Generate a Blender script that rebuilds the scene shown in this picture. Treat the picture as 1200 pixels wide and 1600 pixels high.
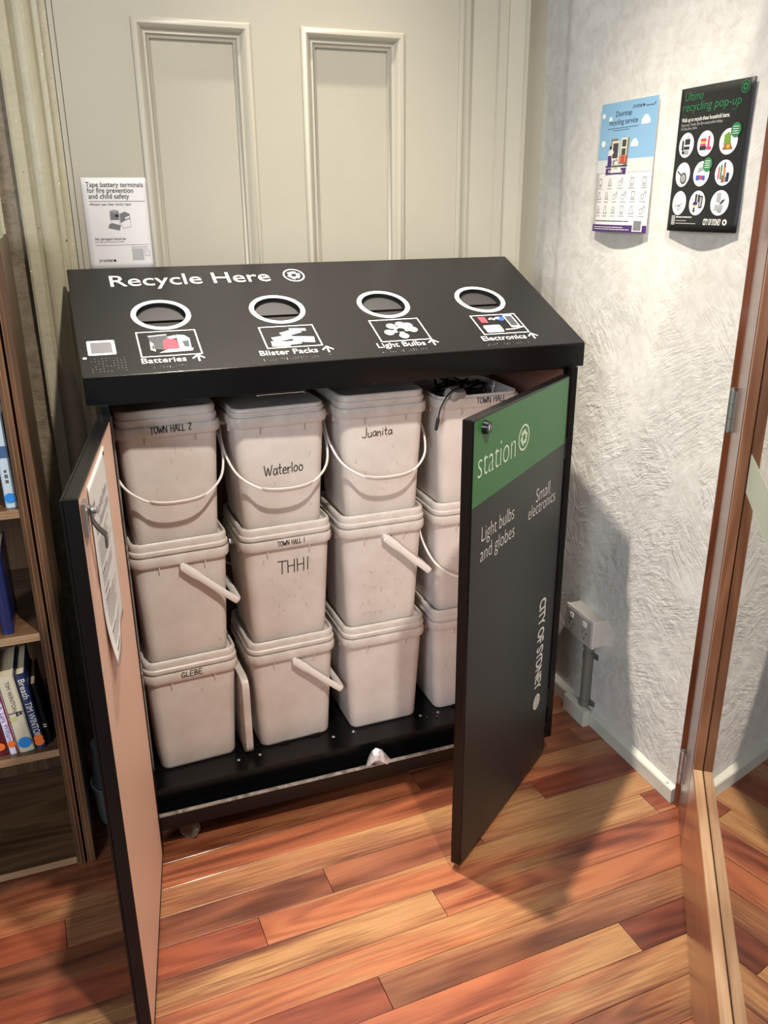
import bpy, bmesh, math, random
from math import sin, cos, pi, radians
from mathutils import Vector, Matrix, noise

for o in list(bpy.data.objects):
    bpy.data.objects.remove(o, do_unlink=True)
SC = bpy.context.scene
COL = SC.collection

# ---------------------------------------------------------------- camera
cam = bpy.data.cameras.new('camera')
cam.sensor_fit = 'HORIZONTAL'
cam.sensor_width = 36.0
cam.lens = 1308.5 / 1200 * 36.0
cam.clip_start = 0.02
cob = bpy.data.objects.new('camera', cam)
COL.objects.link(cob)
yaw, pitch, roll = radians(-20.4353), radians(-20.2015), radians(-0.3885)
F = Vector((-sin(yaw)*cos(pitch), cos(yaw)*cos(pitch), sin(pitch)))
R0 = Vector((cos(yaw), sin(yaw), 0)); U0 = R0.cross(F)
R_ = R0*cos(roll) + U0*sin(roll); U_ = -R0*sin(roll) + U0*cos(roll)
M = Matrix((R_, U_, -F)).transposed().to_4x4()
M.translation = Vector((-0.0189, -1.8138, 1.5468))
cob.matrix_world = M
SC.camera = cob

# ---------------------------------------------------------------- world, lights, exposure
SC.view_settings.view_transform = 'Standard'
SC.view_settings.look = 'None'
SC.view_settings.gamma = 1.0
SC.view_settings.use_curve_mapping = False
SC.view_settings.exposure = 0.17
wd = bpy.data.worlds.new('world'); SC.world = wd; wd.use_nodes = True
wd.node_tree.nodes['Background'].inputs[0].default_value = (0.93, 0.97, 1.0, 1)
wd.node_tree.nodes['Background'].inputs[1].default_value = 0.24

def lamp(name, kind, loc, target, power, color, **kw):
    d = bpy.data.lights.new(name, kind); d.energy = power; d.color = color
    for k, v in kw.items(): setattr(d, k, v)
    o = bpy.data.objects.new(name, d); COL.objects.link(o); o.location = loc
    o.rotation_euler = (Vector(target)-Vector(loc)).to_track_quat('-Z', 'Y').to_euler()
    return o
lamp('downlight_over_station', 'SPOT', (0.44, 0.10, 3.53), (0.95, -0.28, 0.0), 640, (1.0, 0.90, 0.78),
     spot_size=radians(52), spot_blend=1.0, shadow_soft_size=0.035)
lamp('downlight_in_front', 'SPOT', (0.62, -1.75, 3.5), (0.5, 0.1, 0.5), 330, (1.0, 0.92, 0.82),
     spot_size=radians(78), spot_blend=1.0, shadow_soft_size=0.05)
lamp('window_daylight', 'AREA', (-1.9, -2.9, 2.1), (0.8, 0.0, 0.6), 66, (0.84, 0.92, 1.0),
     shape='RECTANGLE', size=1.1, size_y=1.3)

# ---------------------------------------------------------------- materials
def srgb(r, g, b):
    f = lambda c: (c/255/12.92) if c/255 <= 0.04045 else ((c/255+0.055)/1.055)**2.4
    return (f(r), f(g), f(b), 1.0)
MATS = {}
def mat(name, col, rough=0.5, metal=0.0, bump=0.0, bscale=40, vary=0.0, vscale=8, coat=0.0, spec=None, dark=None, trans=0.0):
    if name in MATS: return MATS[name]
    m = bpy.data.materials.new(name); m.use_nodes = True
    nt = m.node_tree; b = nt.nodes['Principled BSDF']
    b.inputs['Base Color'].default_value = col
    b.inputs['Roughness'].default_value = rough
    b.inputs['Metallic'].default_value = metal
    if coat: b.inputs['Coat Weight'].default_value = coat; b.inputs['Coat Roughness'].default_value = 0.15
    if spec is not None: b.inputs['Specular IOR Level'].default_value = spec
    if trans: b.inputs['Transmission Weight'].default_value = trans
    tc = nt.nodes.new('ShaderNodeTexCoord')
    if vary:
        n = nt.nodes.new('ShaderNodeTexNoise'); n.inputs['Scale'].default_value = vscale
        n.inputs['Detail'].default_value = 6; n.inputs['Roughness'].default_value = 0.65
        nt.links.new(tc.outputs['Object'], n.inputs['Vector'])
        r = nt.nodes.new('ShaderNodeValToRGB')
        r.color_ramp.elements[0].position = 0.35; r.color_ramp.elements[1].position = 0.7
        d = dark or tuple(c*(1-vary) for c in col[:3])+(1,)
        r.color_ramp.elements[0].color = d; r.color_ramp.elements[1].color = col
        nt.links.new(n.outputs['Fac'], r.inputs['Fac'])
        nt.links.new(r.outputs['Color'], b.inputs['Base Color'])
    if bump:
        n = nt.nodes.new('ShaderNodeTexNoise'); n.inputs['Scale'].default_value = bscale
        n.inputs['Detail'].default_value = 4
        nt.links.new(tc.outputs['Object'], n.inputs['Vector'])
        bp = nt.nodes.new('ShaderNodeBump'); bp.inputs['Strength'].default_value = bump
        bp.inputs['Distance'].default_value = 0.004
        nt.links.new(n.outputs['Fac'], bp.inputs['Height'])
        nt.links.new(bp.outputs['Normal'], b.inputs['Normal'])
    MATS[name] = m
    return m

def N(nt, t, **kw):
    n = nt.nodes.new(t)
    for k, v in kw.items():
        if k in n.inputs.keys() if hasattr(n.inputs, 'keys') else False: n.inputs[k].default_value = v
        else: setattr(n, k, v)
    return n

def wood_mat(name, c1, c2, c3, rough=0.35, axis='X', coat=0.0, use_obj=False, scale=1.0):
    m = bpy.data.materials.new(name); m.use_nodes = True; nt = m.node_tree
    b = nt.nodes['Principled BSDF']; b.inputs['Roughness'].default_value = rough
    b.inputs['Coat Weight'].default_value = coat; b.inputs['Coat Roughness'].default_value = 0.12
    tc = N(nt, 'ShaderNodeTexCoord'); oi = N(nt, 'ShaderNodeObjectInfo')
    mp = N(nt, 'ShaderNodeMapping')
    s = {'X': (1.3, 9, 9), 'Y': (9, 1.3, 9), 'Z': (9, 9, 1.3)}[axis]
    mp.inputs['Scale'].default_value = tuple(v*scale for v in s)
    sc = N(nt, 'ShaderNodeVectorMath', operation='SCALE'); sc.inputs[0].default_value = (37, 53, 71)
    nt.links.new(oi.outputs['Random'], sc.inputs['Scale'])
    ad = N(nt, 'ShaderNodeVectorMath', operation='ADD')
    nt.links.new(tc.outputs['Object'], mp.inputs['Vector'])
    nt.links.new(mp.outputs['Vector'], ad.inputs[0]); nt.links.new(sc.outputs['Vector'], ad.inputs[1])
    n1 = N(nt, 'ShaderNodeTexNoise'); n1.inputs['Scale'].default_value = 1.0; n1.inputs['Detail'].default_value = 5; n1.inputs['Distortion'].default_value = 0.7
    nt.links.new(ad.outputs['Vector'], n1.inputs['Vector'])
    # contour rings of the low noise: cathedral figure
    mu = N(nt, 'ShaderNodeMath', operation='MULTIPLY'); mu.inputs[1].default_value = 52
    n0 = N(nt, 'ShaderNodeTexNoise'); n0.inputs['Scale'].default_value = 0.9; n0.inputs['Detail'].default_value = 1.5; n0.inputs['Distortion'].default_value = 0.2
    nt.links.new(ad.outputs['Vector'], n0.inputs['Vector'])
    nt.links.new(n0.outputs['Fac'], mu.inputs[0])
    sn = N(nt, 'ShaderNodeMath', operation='SINE'); nt.links.new(mu.outputs[0], sn.inputs[0])
    # fine grain
    mp2 = N(nt, 'ShaderNodeMapping')
    mp2.inputs['Scale'].default_value = {'X': (6, 160, 160), 'Y': (160, 6, 160), 'Z': (160, 160, 6)}[axis]
    nt.links.new(tc.outputs['Object'], mp2.inputs['Vector'])
    n2 = N(nt, 'ShaderNodeTexNoise'); n2.inputs['Scale'].default_value = 1.0; n2.inputs['Detail'].default_value = 3
    nt.links.new(mp2.outputs['Vector'], n2.inputs['Vector'])
    a1 = N(nt, 'ShaderNodeMath', operation='MULTIPLY_ADD'); a1.inputs[1].default_value = 0.085
    nt.links.new(sn.outputs[0], a1.inputs[0]); nt.links.new(n1.outputs['Fac'], a1.inputs[2])
    a2 = N(nt, 'ShaderNodeMath', operation='MULTIPLY_ADD'); a2.inputs[1].default_value = 0.30
    nt.links.new(n2.outputs['Fac'], a2.inputs[0]); nt.links.new(a1.outputs[0], a2.inputs[2])
    r = N(nt, 'ShaderNodeValToRGB'); e = r.color_ramp.elements
    e[0].position = 0.42; e[1].position = 0.86; e[0].color = c1; e[1].color = c3
    x = e.new(0.64); x.color = c2
    nt.links.new(a2.outputs[0], r.inputs['Fac'])
    out = r.outputs['Color']
    if use_obj:
        mx = N(nt, 'ShaderNodeMix', data_type='RGBA', blend_type='MULTIPLY'); mx.inputs[0].default_value = 1.0
        nt.links.new(out, mx.inputs[6]); nt.links.new(oi.outputs['Color'], mx.inputs[7])
        # pale sapwood streaks along the board, amount from the object colour's alpha
        n3 = N(nt, 'ShaderNodeTexNoise'); n3.inputs['Scale'].default_value = 0.55; n3.inputs['Detail'].default_value = 4; n3.inputs['Distortion'].default_value = 0.9
        ad3 = N(nt, 'ShaderNodeVectorMath', operation='ADD'); ad3.inputs[1].default_value = (11, 5, 3)
        nt.links.new(ad.outputs['Vector'], ad3.inputs[0]); nt.links.new(ad3.outputs['Vector'], n3.inputs['Vector'])
        g = N(nt, 'ShaderNodeMath', operation='MULTIPLY_ADD'); g.inputs[1].default_value = 0.22
        nt.links.new(n2.outputs['Fac'], g.inputs[0]); nt.links.new(n3.outputs['Fac'], g.inputs[2])
        al = N(nt, 'ShaderNodeMath', operation='ADD')
        nt.links.new(g.outputs[0], al.inputs[0]); nt.links.new(oi.outputs['Alpha'], al.inputs[1])
        rr = N(nt, 'ShaderNodeValToRGB'); rr.color_ramp.elements[0].position = 0.60+0.25; rr.color_ramp.elements[1].position = 0.78+0.25
        nt.links.new(al.outputs[0], rr.inputs['Fac'])
        mx2 = N(nt, 'ShaderNodeMix', data_type='RGBA', blend_type='MIX')
        nt.links.new(rr.outputs['Color'], mx2.inputs[0]); nt.links.new(mx.outputs[2], mx2.inputs[6])
        sap = N(nt, 'ShaderNodeMix', data_type='RGBA', blend_type='MIX')
        nt.links.new(n2.outputs['Fac'], sap.inputs[0]); sap.inputs[6].default_value = srgb(128, 86, 54); sap.inputs[7].default_value = srgb(186, 142, 94)
        nt.links.new(sap.outputs[2], mx2.inputs[7])
        out = mx2.outputs[2]
    nt.links.new(out, b.inputs['Base Color'])
    bp = N(nt, 'ShaderNodeBump'); bp.inputs['Strength'].default_value = 0.12; bp.inputs['Distance'].default_value = 0.002
    nt.links.new(n2.outputs['Fac'], bp.inputs['Height']); nt.links.new(bp.outputs['Normal'], b.inputs['Normal'])
    MATS[name] = m
    return m

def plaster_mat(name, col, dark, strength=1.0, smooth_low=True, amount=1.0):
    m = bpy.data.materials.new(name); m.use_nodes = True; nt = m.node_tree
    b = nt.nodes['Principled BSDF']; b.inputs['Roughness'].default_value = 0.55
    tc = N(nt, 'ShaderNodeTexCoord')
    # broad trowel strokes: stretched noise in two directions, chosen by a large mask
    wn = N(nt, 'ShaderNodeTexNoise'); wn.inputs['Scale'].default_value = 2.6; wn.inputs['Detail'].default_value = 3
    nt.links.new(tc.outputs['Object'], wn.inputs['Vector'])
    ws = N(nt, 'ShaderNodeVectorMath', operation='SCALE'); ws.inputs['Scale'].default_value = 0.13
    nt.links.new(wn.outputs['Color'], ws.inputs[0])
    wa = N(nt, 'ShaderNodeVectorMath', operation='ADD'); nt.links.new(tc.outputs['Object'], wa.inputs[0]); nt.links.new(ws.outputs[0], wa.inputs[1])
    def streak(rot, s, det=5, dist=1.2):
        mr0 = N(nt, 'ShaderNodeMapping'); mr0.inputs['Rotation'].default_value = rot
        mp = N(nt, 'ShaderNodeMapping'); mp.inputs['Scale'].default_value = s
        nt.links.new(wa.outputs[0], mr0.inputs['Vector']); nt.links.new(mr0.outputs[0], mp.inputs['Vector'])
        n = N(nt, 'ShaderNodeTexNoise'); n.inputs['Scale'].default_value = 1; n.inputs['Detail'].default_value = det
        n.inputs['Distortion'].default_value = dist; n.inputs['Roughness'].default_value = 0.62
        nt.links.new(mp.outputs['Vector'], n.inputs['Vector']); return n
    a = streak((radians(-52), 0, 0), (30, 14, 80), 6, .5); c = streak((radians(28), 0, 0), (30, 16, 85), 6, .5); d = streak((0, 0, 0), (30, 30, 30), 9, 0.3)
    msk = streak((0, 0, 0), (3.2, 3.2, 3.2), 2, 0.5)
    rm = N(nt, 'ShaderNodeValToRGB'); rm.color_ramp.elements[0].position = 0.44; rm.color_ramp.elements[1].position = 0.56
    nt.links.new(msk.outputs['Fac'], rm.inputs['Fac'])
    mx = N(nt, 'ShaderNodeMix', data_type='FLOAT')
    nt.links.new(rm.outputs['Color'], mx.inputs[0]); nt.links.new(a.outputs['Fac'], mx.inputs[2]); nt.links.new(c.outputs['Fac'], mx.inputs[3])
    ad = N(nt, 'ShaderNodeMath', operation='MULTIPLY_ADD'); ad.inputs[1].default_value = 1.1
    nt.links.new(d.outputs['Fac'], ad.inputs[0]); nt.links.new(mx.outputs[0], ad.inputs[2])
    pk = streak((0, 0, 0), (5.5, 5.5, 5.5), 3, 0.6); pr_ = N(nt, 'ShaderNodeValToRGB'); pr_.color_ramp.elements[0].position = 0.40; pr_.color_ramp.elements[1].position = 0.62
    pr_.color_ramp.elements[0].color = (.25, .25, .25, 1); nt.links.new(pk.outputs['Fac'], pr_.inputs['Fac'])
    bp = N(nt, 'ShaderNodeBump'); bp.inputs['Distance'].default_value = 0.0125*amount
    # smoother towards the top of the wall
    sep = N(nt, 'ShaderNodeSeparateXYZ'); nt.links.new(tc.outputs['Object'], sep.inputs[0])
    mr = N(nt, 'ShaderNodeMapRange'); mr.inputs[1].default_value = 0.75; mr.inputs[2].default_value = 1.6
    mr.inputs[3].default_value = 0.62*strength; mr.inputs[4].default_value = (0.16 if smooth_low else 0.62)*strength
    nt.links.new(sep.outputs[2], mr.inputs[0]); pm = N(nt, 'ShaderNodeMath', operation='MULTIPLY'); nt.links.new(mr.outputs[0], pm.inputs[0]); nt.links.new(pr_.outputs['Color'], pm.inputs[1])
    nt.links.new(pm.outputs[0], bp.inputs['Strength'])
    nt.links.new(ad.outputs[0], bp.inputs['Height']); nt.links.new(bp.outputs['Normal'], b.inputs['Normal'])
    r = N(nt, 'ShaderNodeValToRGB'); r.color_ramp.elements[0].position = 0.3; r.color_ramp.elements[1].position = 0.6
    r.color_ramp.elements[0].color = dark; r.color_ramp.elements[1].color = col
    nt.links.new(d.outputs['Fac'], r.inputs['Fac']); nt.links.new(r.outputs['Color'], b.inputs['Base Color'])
    MATS[name] = m
    return m

BLACK = mat('black powder-coated steel', srgb(13, 13, 14), 0.22, vary=0.2, vscale=30, spec=0.35)
LIDBLK = mat('black lid sheet', srgb(23, 22, 22), 0.34, bump=0.04, bscale=500, vary=0.12, vscale=14, spec=0.36)
BLACKM = mat('black matt', srgb(12, 12, 12), 0.6)
RUBBER = mat('black rubber', srgb(40, 39, 38), 0.55)
WHITEP = mat('white vinyl print', srgb(226, 224, 218), 0.5)
GREENP = mat('green vinyl print', srgb(58, 112, 62), 0.45)
PAPER = mat('white paper', srgb(218, 216, 214), 0.6)
INK = mat('black ink', srgb(20, 20, 22), 0.6)
GREYINK = mat('grey ink', srgb(110, 110, 112), 0.6)
LIGHTINK = mat('light grey ink', srgb(170, 170, 172), 0.6)
MARKER = mat('marker ink', srgb(28, 24, 30), 0.5)
STEEL = mat('zinc steel', srgb(190, 190, 188), 0.28, metal=0.9)
GREYST = mat('dull grey steel', srgb(112, 108, 104), 0.35, metal=0.85)
FOIL = mat('crumpled foil', srgb(232, 232, 234), 0.3, metal=0.55)
WORN = mat('worn bare metal edge', srgb(196, 184, 172), 0.5, metal=0.1, vary=0.75, vscale=60)
CREAM = mat('cream gloss paint', srgb(176, 171, 155), 0.38, bump=0.10, bscale=45, vary=0.05, vscale=6)
CREAM2 = mat('cream architrave paint', srgb(178, 170, 144), 0.38, bump=0.30, bscale=70, vary=0.10, vscale=20)
GREIGE = mat('grey-cream door paint', srgb(174, 168, 152), 0.38, bump=0.08, bscale=40, vary=0.04, vscale=5)
CHIP = mat('bare cream chip', srgb(228, 216, 180), 0.5)
CHIPD = mat('dark chip', srgb(70, 60, 48), 0.6)
SKIRT = mat('white gloss skirting', srgb(206, 204, 192), 0.35, vary=0.04, vscale=12)
PLASTER = plaster_mat('white trowelled plaster', srgb(222, 220, 214), srgb(206, 202, 194))
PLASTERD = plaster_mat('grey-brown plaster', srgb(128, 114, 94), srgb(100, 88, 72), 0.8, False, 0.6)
MDF = mat('pink-beige board', srgb(222, 182, 160), 0.45, vary=0.06, vscale=5)
LINER = mat('brown board liner', srgb(132, 96, 84), 0.6, vary=0.1, vscale=5)
BUCKET = mat('off-white bucket plastic', srgb(218, 211, 204), 0.42, vary=0.10, vscale=9, bump=0.03, bscale=30, dark=srgb(204, 195, 187))
BUCKETL = mat('off-white lid plastic', srgb(218, 212, 205), 0.40, vary=0.12, vscale=16, dark=srgb(196, 187, 178))
SCUFF = mat('dirt scuffs', srgb(150, 134, 122), 0.6)
GRIP = mat('white plastic grip', srgb(232, 228, 222), 0.35)
OUTLET = mat('white outlet plastic', srgb(206, 200, 190), 0.35)
OUTF = mat('grey outlet face', srgb(176, 170, 160), 0.3)
GREYPVC = mat('grey conduit', srgb(112, 110, 100), 0.35)
WHEEL = mat('grey wheel', srgb(120, 112, 104), 0.45)
CABLE = mat('black cable', srgb(14, 14, 15), 0.45)
PALEBLUE = mat('pale blue plastic', srgb(206, 238, 246), 0.35)
CLEARBL = mat('translucent bluish plastic', srgb(180, 198, 212), 0.25, trans=0.3)
FLOORW = wood_mat('hardwood floorboards', srgb(92, 48, 33), srgb(134, 76, 52), srgb(162, 98, 66), 0.30, 'X', 0.35, use_obj=True)
SHELFW = wood_mat('bookcase timber', srgb(62, 42, 28), srgb(90, 64, 42), srgb(114, 84, 58), 0.4, 'X', 0.1)
SHELFZ = wood_mat('bookcase upright timber', srgb(62, 42, 28), srgb(90, 64, 42), srgb(112, 82, 56), 0.4, 'Z', 0.1)
DOORZ = wood_mat('varnished red timber', srgb(76, 40, 25), srgb(102, 56, 36), srgb(122, 70, 46), 0.25, 'Z', 0.25)
DOORX = wood_mat('varnished rail timber', srgb(110, 62, 36), srgb(140, 86, 54), srgb(160, 106, 70), 0.25, 'X', 0.5)
BEAD = wood_mat('pale glazing bead timber', srgb(128, 96, 70), srgb(156, 122, 92), srgb(176, 146, 114), 0.35, 'X', 0.2)
BEADZ = wood_mat('glazing bead timber', srgb(120, 74, 46), srgb(146, 96, 64), srgb(166, 118, 84), 0.35, 'Z', 0.2)

# reflective door glass
GLASS = bpy.data.materials.new('reflective door glass'); GLASS.use_nodes = True
nt = GLASS.node_tree; nt.nodes.clear()
o_ = N(nt, 'ShaderNodeOutputMaterial'); gl = N(nt, 'ShaderNodeBsdfGlossy'); gl.inputs['Roughness'].default_value = 0.0
gl.inputs['Color'].default_value = (0.90, 0.88, 0.86, 1); tr = N(nt, 'ShaderNodeBsdfTransparent'); tr.inputs['Color'].default_value = (0.55, 0.6, 0.58, 1)
mx = N(nt, 'ShaderNodeMixShader'); mx.inputs[0].default_value = 0.80
nt.links.new(tr.outputs[0], mx.inputs[1]); nt.links.new(gl.outputs[0], mx.inputs[2]); nt.links.new(mx.outputs[0], o_.inputs[0])
FROST = bpy.data.materials.new('frosted safety band'); FROST.use_nodes = True
nt = FROST.node_tree; b_ = nt.nodes['Principled BSDF']; b_.inputs['Base Color'].default_value = srgb(196, 204, 186); b_.inputs['Alpha'].default_value = 0.55

# ---------------------------------------------------------------- object helpers
def link(name, me, m=None, parent=None, smooth=False, bevel=0.0):
    o = bpy.data.objects.new(name, me); COL.objects.link(o)
    if m is not None:
        me.materials.clear(); me.materials.append(m)
    if parent is not None: o.parent = parent
    if smooth:
        for p in me.polygons: p.use_smooth = True
    if bevel:
        bv = o.modifiers.new('bevel', 'BEVEL'); bv.width = bevel; bv.segments = 2; bv.limit_method = 'ANGLE'; bv.angle_limit = radians(40)
    return o
def mesh(name, vs, fs, m, parent=None, smooth=False, bevel=0.0):
    me = bpy.data.meshes.new(name); me.from_pydata([tuple(v) for v in vs], [], fs); me.update()
    return link(name, me, m, parent, smooth, bevel)
def tag(o, label=None, cat=None, group=None, kind=None):
    if label: o['label'] = label
    if cat: o['category'] = cat
    if group: o['group'] = group
    if kind: o['kind'] = kind
    return o
def empty(name, loc=(0, 0, 0), rz=0.0, **kw):
    o = bpy.data.objects.new(name, None); COL.objects.link(o); o.location = loc; o.rotation_euler = (0, 0, rz)
    o.empty_display_size = 0.05
    tag(o, **kw); return o

class G:
    """collects geometry for one mesh"""
    def __init__(s): s.v = []; s.f = []
    def add(s, vs, fs):
        k = len(s.v); s.v += [tuple(v) for v in vs]; s.f += [tuple(i+k for i in f) for f in fs]; return s
    def box(s, x0, x1, y0, y1, z0, z1, xf=None):
        vs = [Vector((x, y, z)) for z in (z0, z1) for y in (y0, y1) for x in (x0, x1)]
        if xf: vs = [xf(v) for v in vs]
        return s.add(vs, [(0, 2, 3, 1), (4, 5, 7, 6), (0, 1, 5, 4), (2, 6, 7, 3), (0, 4, 6, 2), (1, 3, 7, 5)])
    def cyl(s, p0, p1, r, n=16, r1=None):
        p0, p1 = Vector(p0), Vector(p1); d = (p1-p0).normalized()
        a = d.orthogonal().normalized(); b = d.cross(a); r1 = r if r1 is None else r1
        vs = [p0+(a*cos(2*pi*i/n)+b*sin(2*pi*i/n))*r for i in range(n)]+[p1+(a*cos(2*pi*i/n)+b*sin(2*pi*i/n))*r1 for i in range(n)]
        return s.add(vs, [(i, (i+1) % n, n+(i+1) % n, n+i) for i in range(n)]+[tuple(range(n-1, -1, -1)), tuple(range(n, 2*n))])
    def tube(s, pts, r, n=8, flat=1.0, up=None, wide=None):
        pts = [Vector(p) for p in pts]; rings = []
        prev = None
        for i, p in enumerate(pts):
            d = (pts[min(i+1, len(pts)-1)]-pts[max(i-1, 0)]).normalized()
            if up is not None:
                a = Vector(up)-d*d.dot(Vector(up)); a = a.normalized() if a.length > 1e-5 else d.orthogonal().normalized()
            else:
                a = d.orthogonal().normalized() if prev is None else (prev-d*prev.dot(d)).normalized()
            if wide is not None:
                b = Vector(wide)-d*d.dot(Vector(wide)); b.normalize(); a = b.cross(d)
            prev = a; b = d.cross(a) if wide is None else b; rr = r[i] if isinstance(r, (list, tuple)) else r
            rings.append([p+a*cos(2*pi*k/n)*rr*flat+b*sin(2*pi*k/n)*rr for k in range(n)])
        vs = [v for q in rings for v in q]
        fs = [(i*n+k, i*n+(k+1) % n, (i+1)*n+(k+1) % n, (i+1)*n+k) for i in range(len(pts)-1) for k in range(n)]
        fs += [tuple(range(n-1, -1, -1)), tuple(range((len(pts)-1)*n, len(pts)*n))]
        return s.add(vs, fs)
    def loft(s, loops, cap0=True, cap1=True):
        n = len(loops[0]); vs = [v for l in loops for v in l]
        fs = [(i*n+k, i*n+(k+1) % n, (i+1)*n+(k+1) % n, (i+1)*n+k) for i in range(len(loops)-1) for k in range(n)]
        if cap0: fs.append(tuple(range(n-1, -1, -1)))
        if cap1: fs.append(tuple(range((len(loops)-1)*n, len(loops)*n)))
        return s.add(vs, fs)
    def prism(s, prof, axis, a, b):
        """profile polygon of 2-D points extruded along an axis"""
        def P(p, t): return {'x': (t, p[0], p[1]), 'y': (p[0], t, p[1]), 'z': (p[0], p[1], t)}[axis]
        n = len(prof); vs = [P(p, a) for p in prof]+[P(p, b) for p in prof]
        return s.add(vs, [(i, (i+1) % n, n+(i+1) % n, n+i) for i in range(n)]+[tuple(range(n-1, -1, -1)), tuple(range(n, 2*n))])
    def make(s, name, m, parent=None, smooth=False, bevel=0.0):
        o = mesh(name, s.v, s.f, m, parent, False, bevel)
        bm = bmesh.new(); bm.from_mesh(o.data); bmesh.ops.recalc_face_normals(bm, faces=bm.faces); bm.to_mesh(o.data); bm.free()
        if smooth:
            for p in o.data.polygons: p.use_smooth = True
            o.data.set_sharp_from_angle(angle=radians(38))
        return o
def box(name, x0, x1, y0, y1, z0, z1, m, parent=None, bevel=0.0, xf=None):
    return G().box(x0, x1, y0, y1, z0, z1, xf).make(name, m, parent, False, bevel)
def catmull(pts, k=6):
    pts = [Vector(p) for p in pts]; out = []
    P = [pts[0]]+pts+[pts[-1]]
    for i in range(1, len(P)-2):
        for j in range(k):
            t = j/k; p0, p1, p2, p3 = P[i-1], P[i], P[i+1], P[i+2]
            out.append(0.5*((2*p1)+(-p0+p2)*t+(2*p0-5*p1+4*p2-p3)*t*t+(-p0+3*p1-3*p2+p3)*t**3))
    return out+[pts[-1]]

# text as mesh in the plane
_tc = {}
def text2d(body, size=1.0, thin=0.0, track=1.0, align='LEFT', line=1.0):
    key = (body, thin, track, align, line)
    if key not in _tc:
        c = bpy.data.curves.new('t', 'FONT'); c.body = body; c.size = 1; c.offset = thin; c.space_character = track
        c.align_x = align; c.resolution_u = 3; c.fill_mode = 'FRONT'; c.space_line = line
        o = bpy.data.objects.new('t', c); COL.objects.link(o)
        dg = bpy.context.evaluated_depsgraph_get(); dg.update(); e = o.evaluated_get(dg); me = e.to_mesh()
        vs = [(v.co.x, v.co.y) for v in me.vertices]; fs = [tuple(p.vertices) for p in me.polygons]
        e.to_mesh_clear(); bpy.data.objects.remove(o); bpy.data.curves.remove(c); _tc[key] = (vs, fs)
    vs, fs = _tc[key]
    return [(x*size, y*size) for x, y in vs], fs

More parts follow.
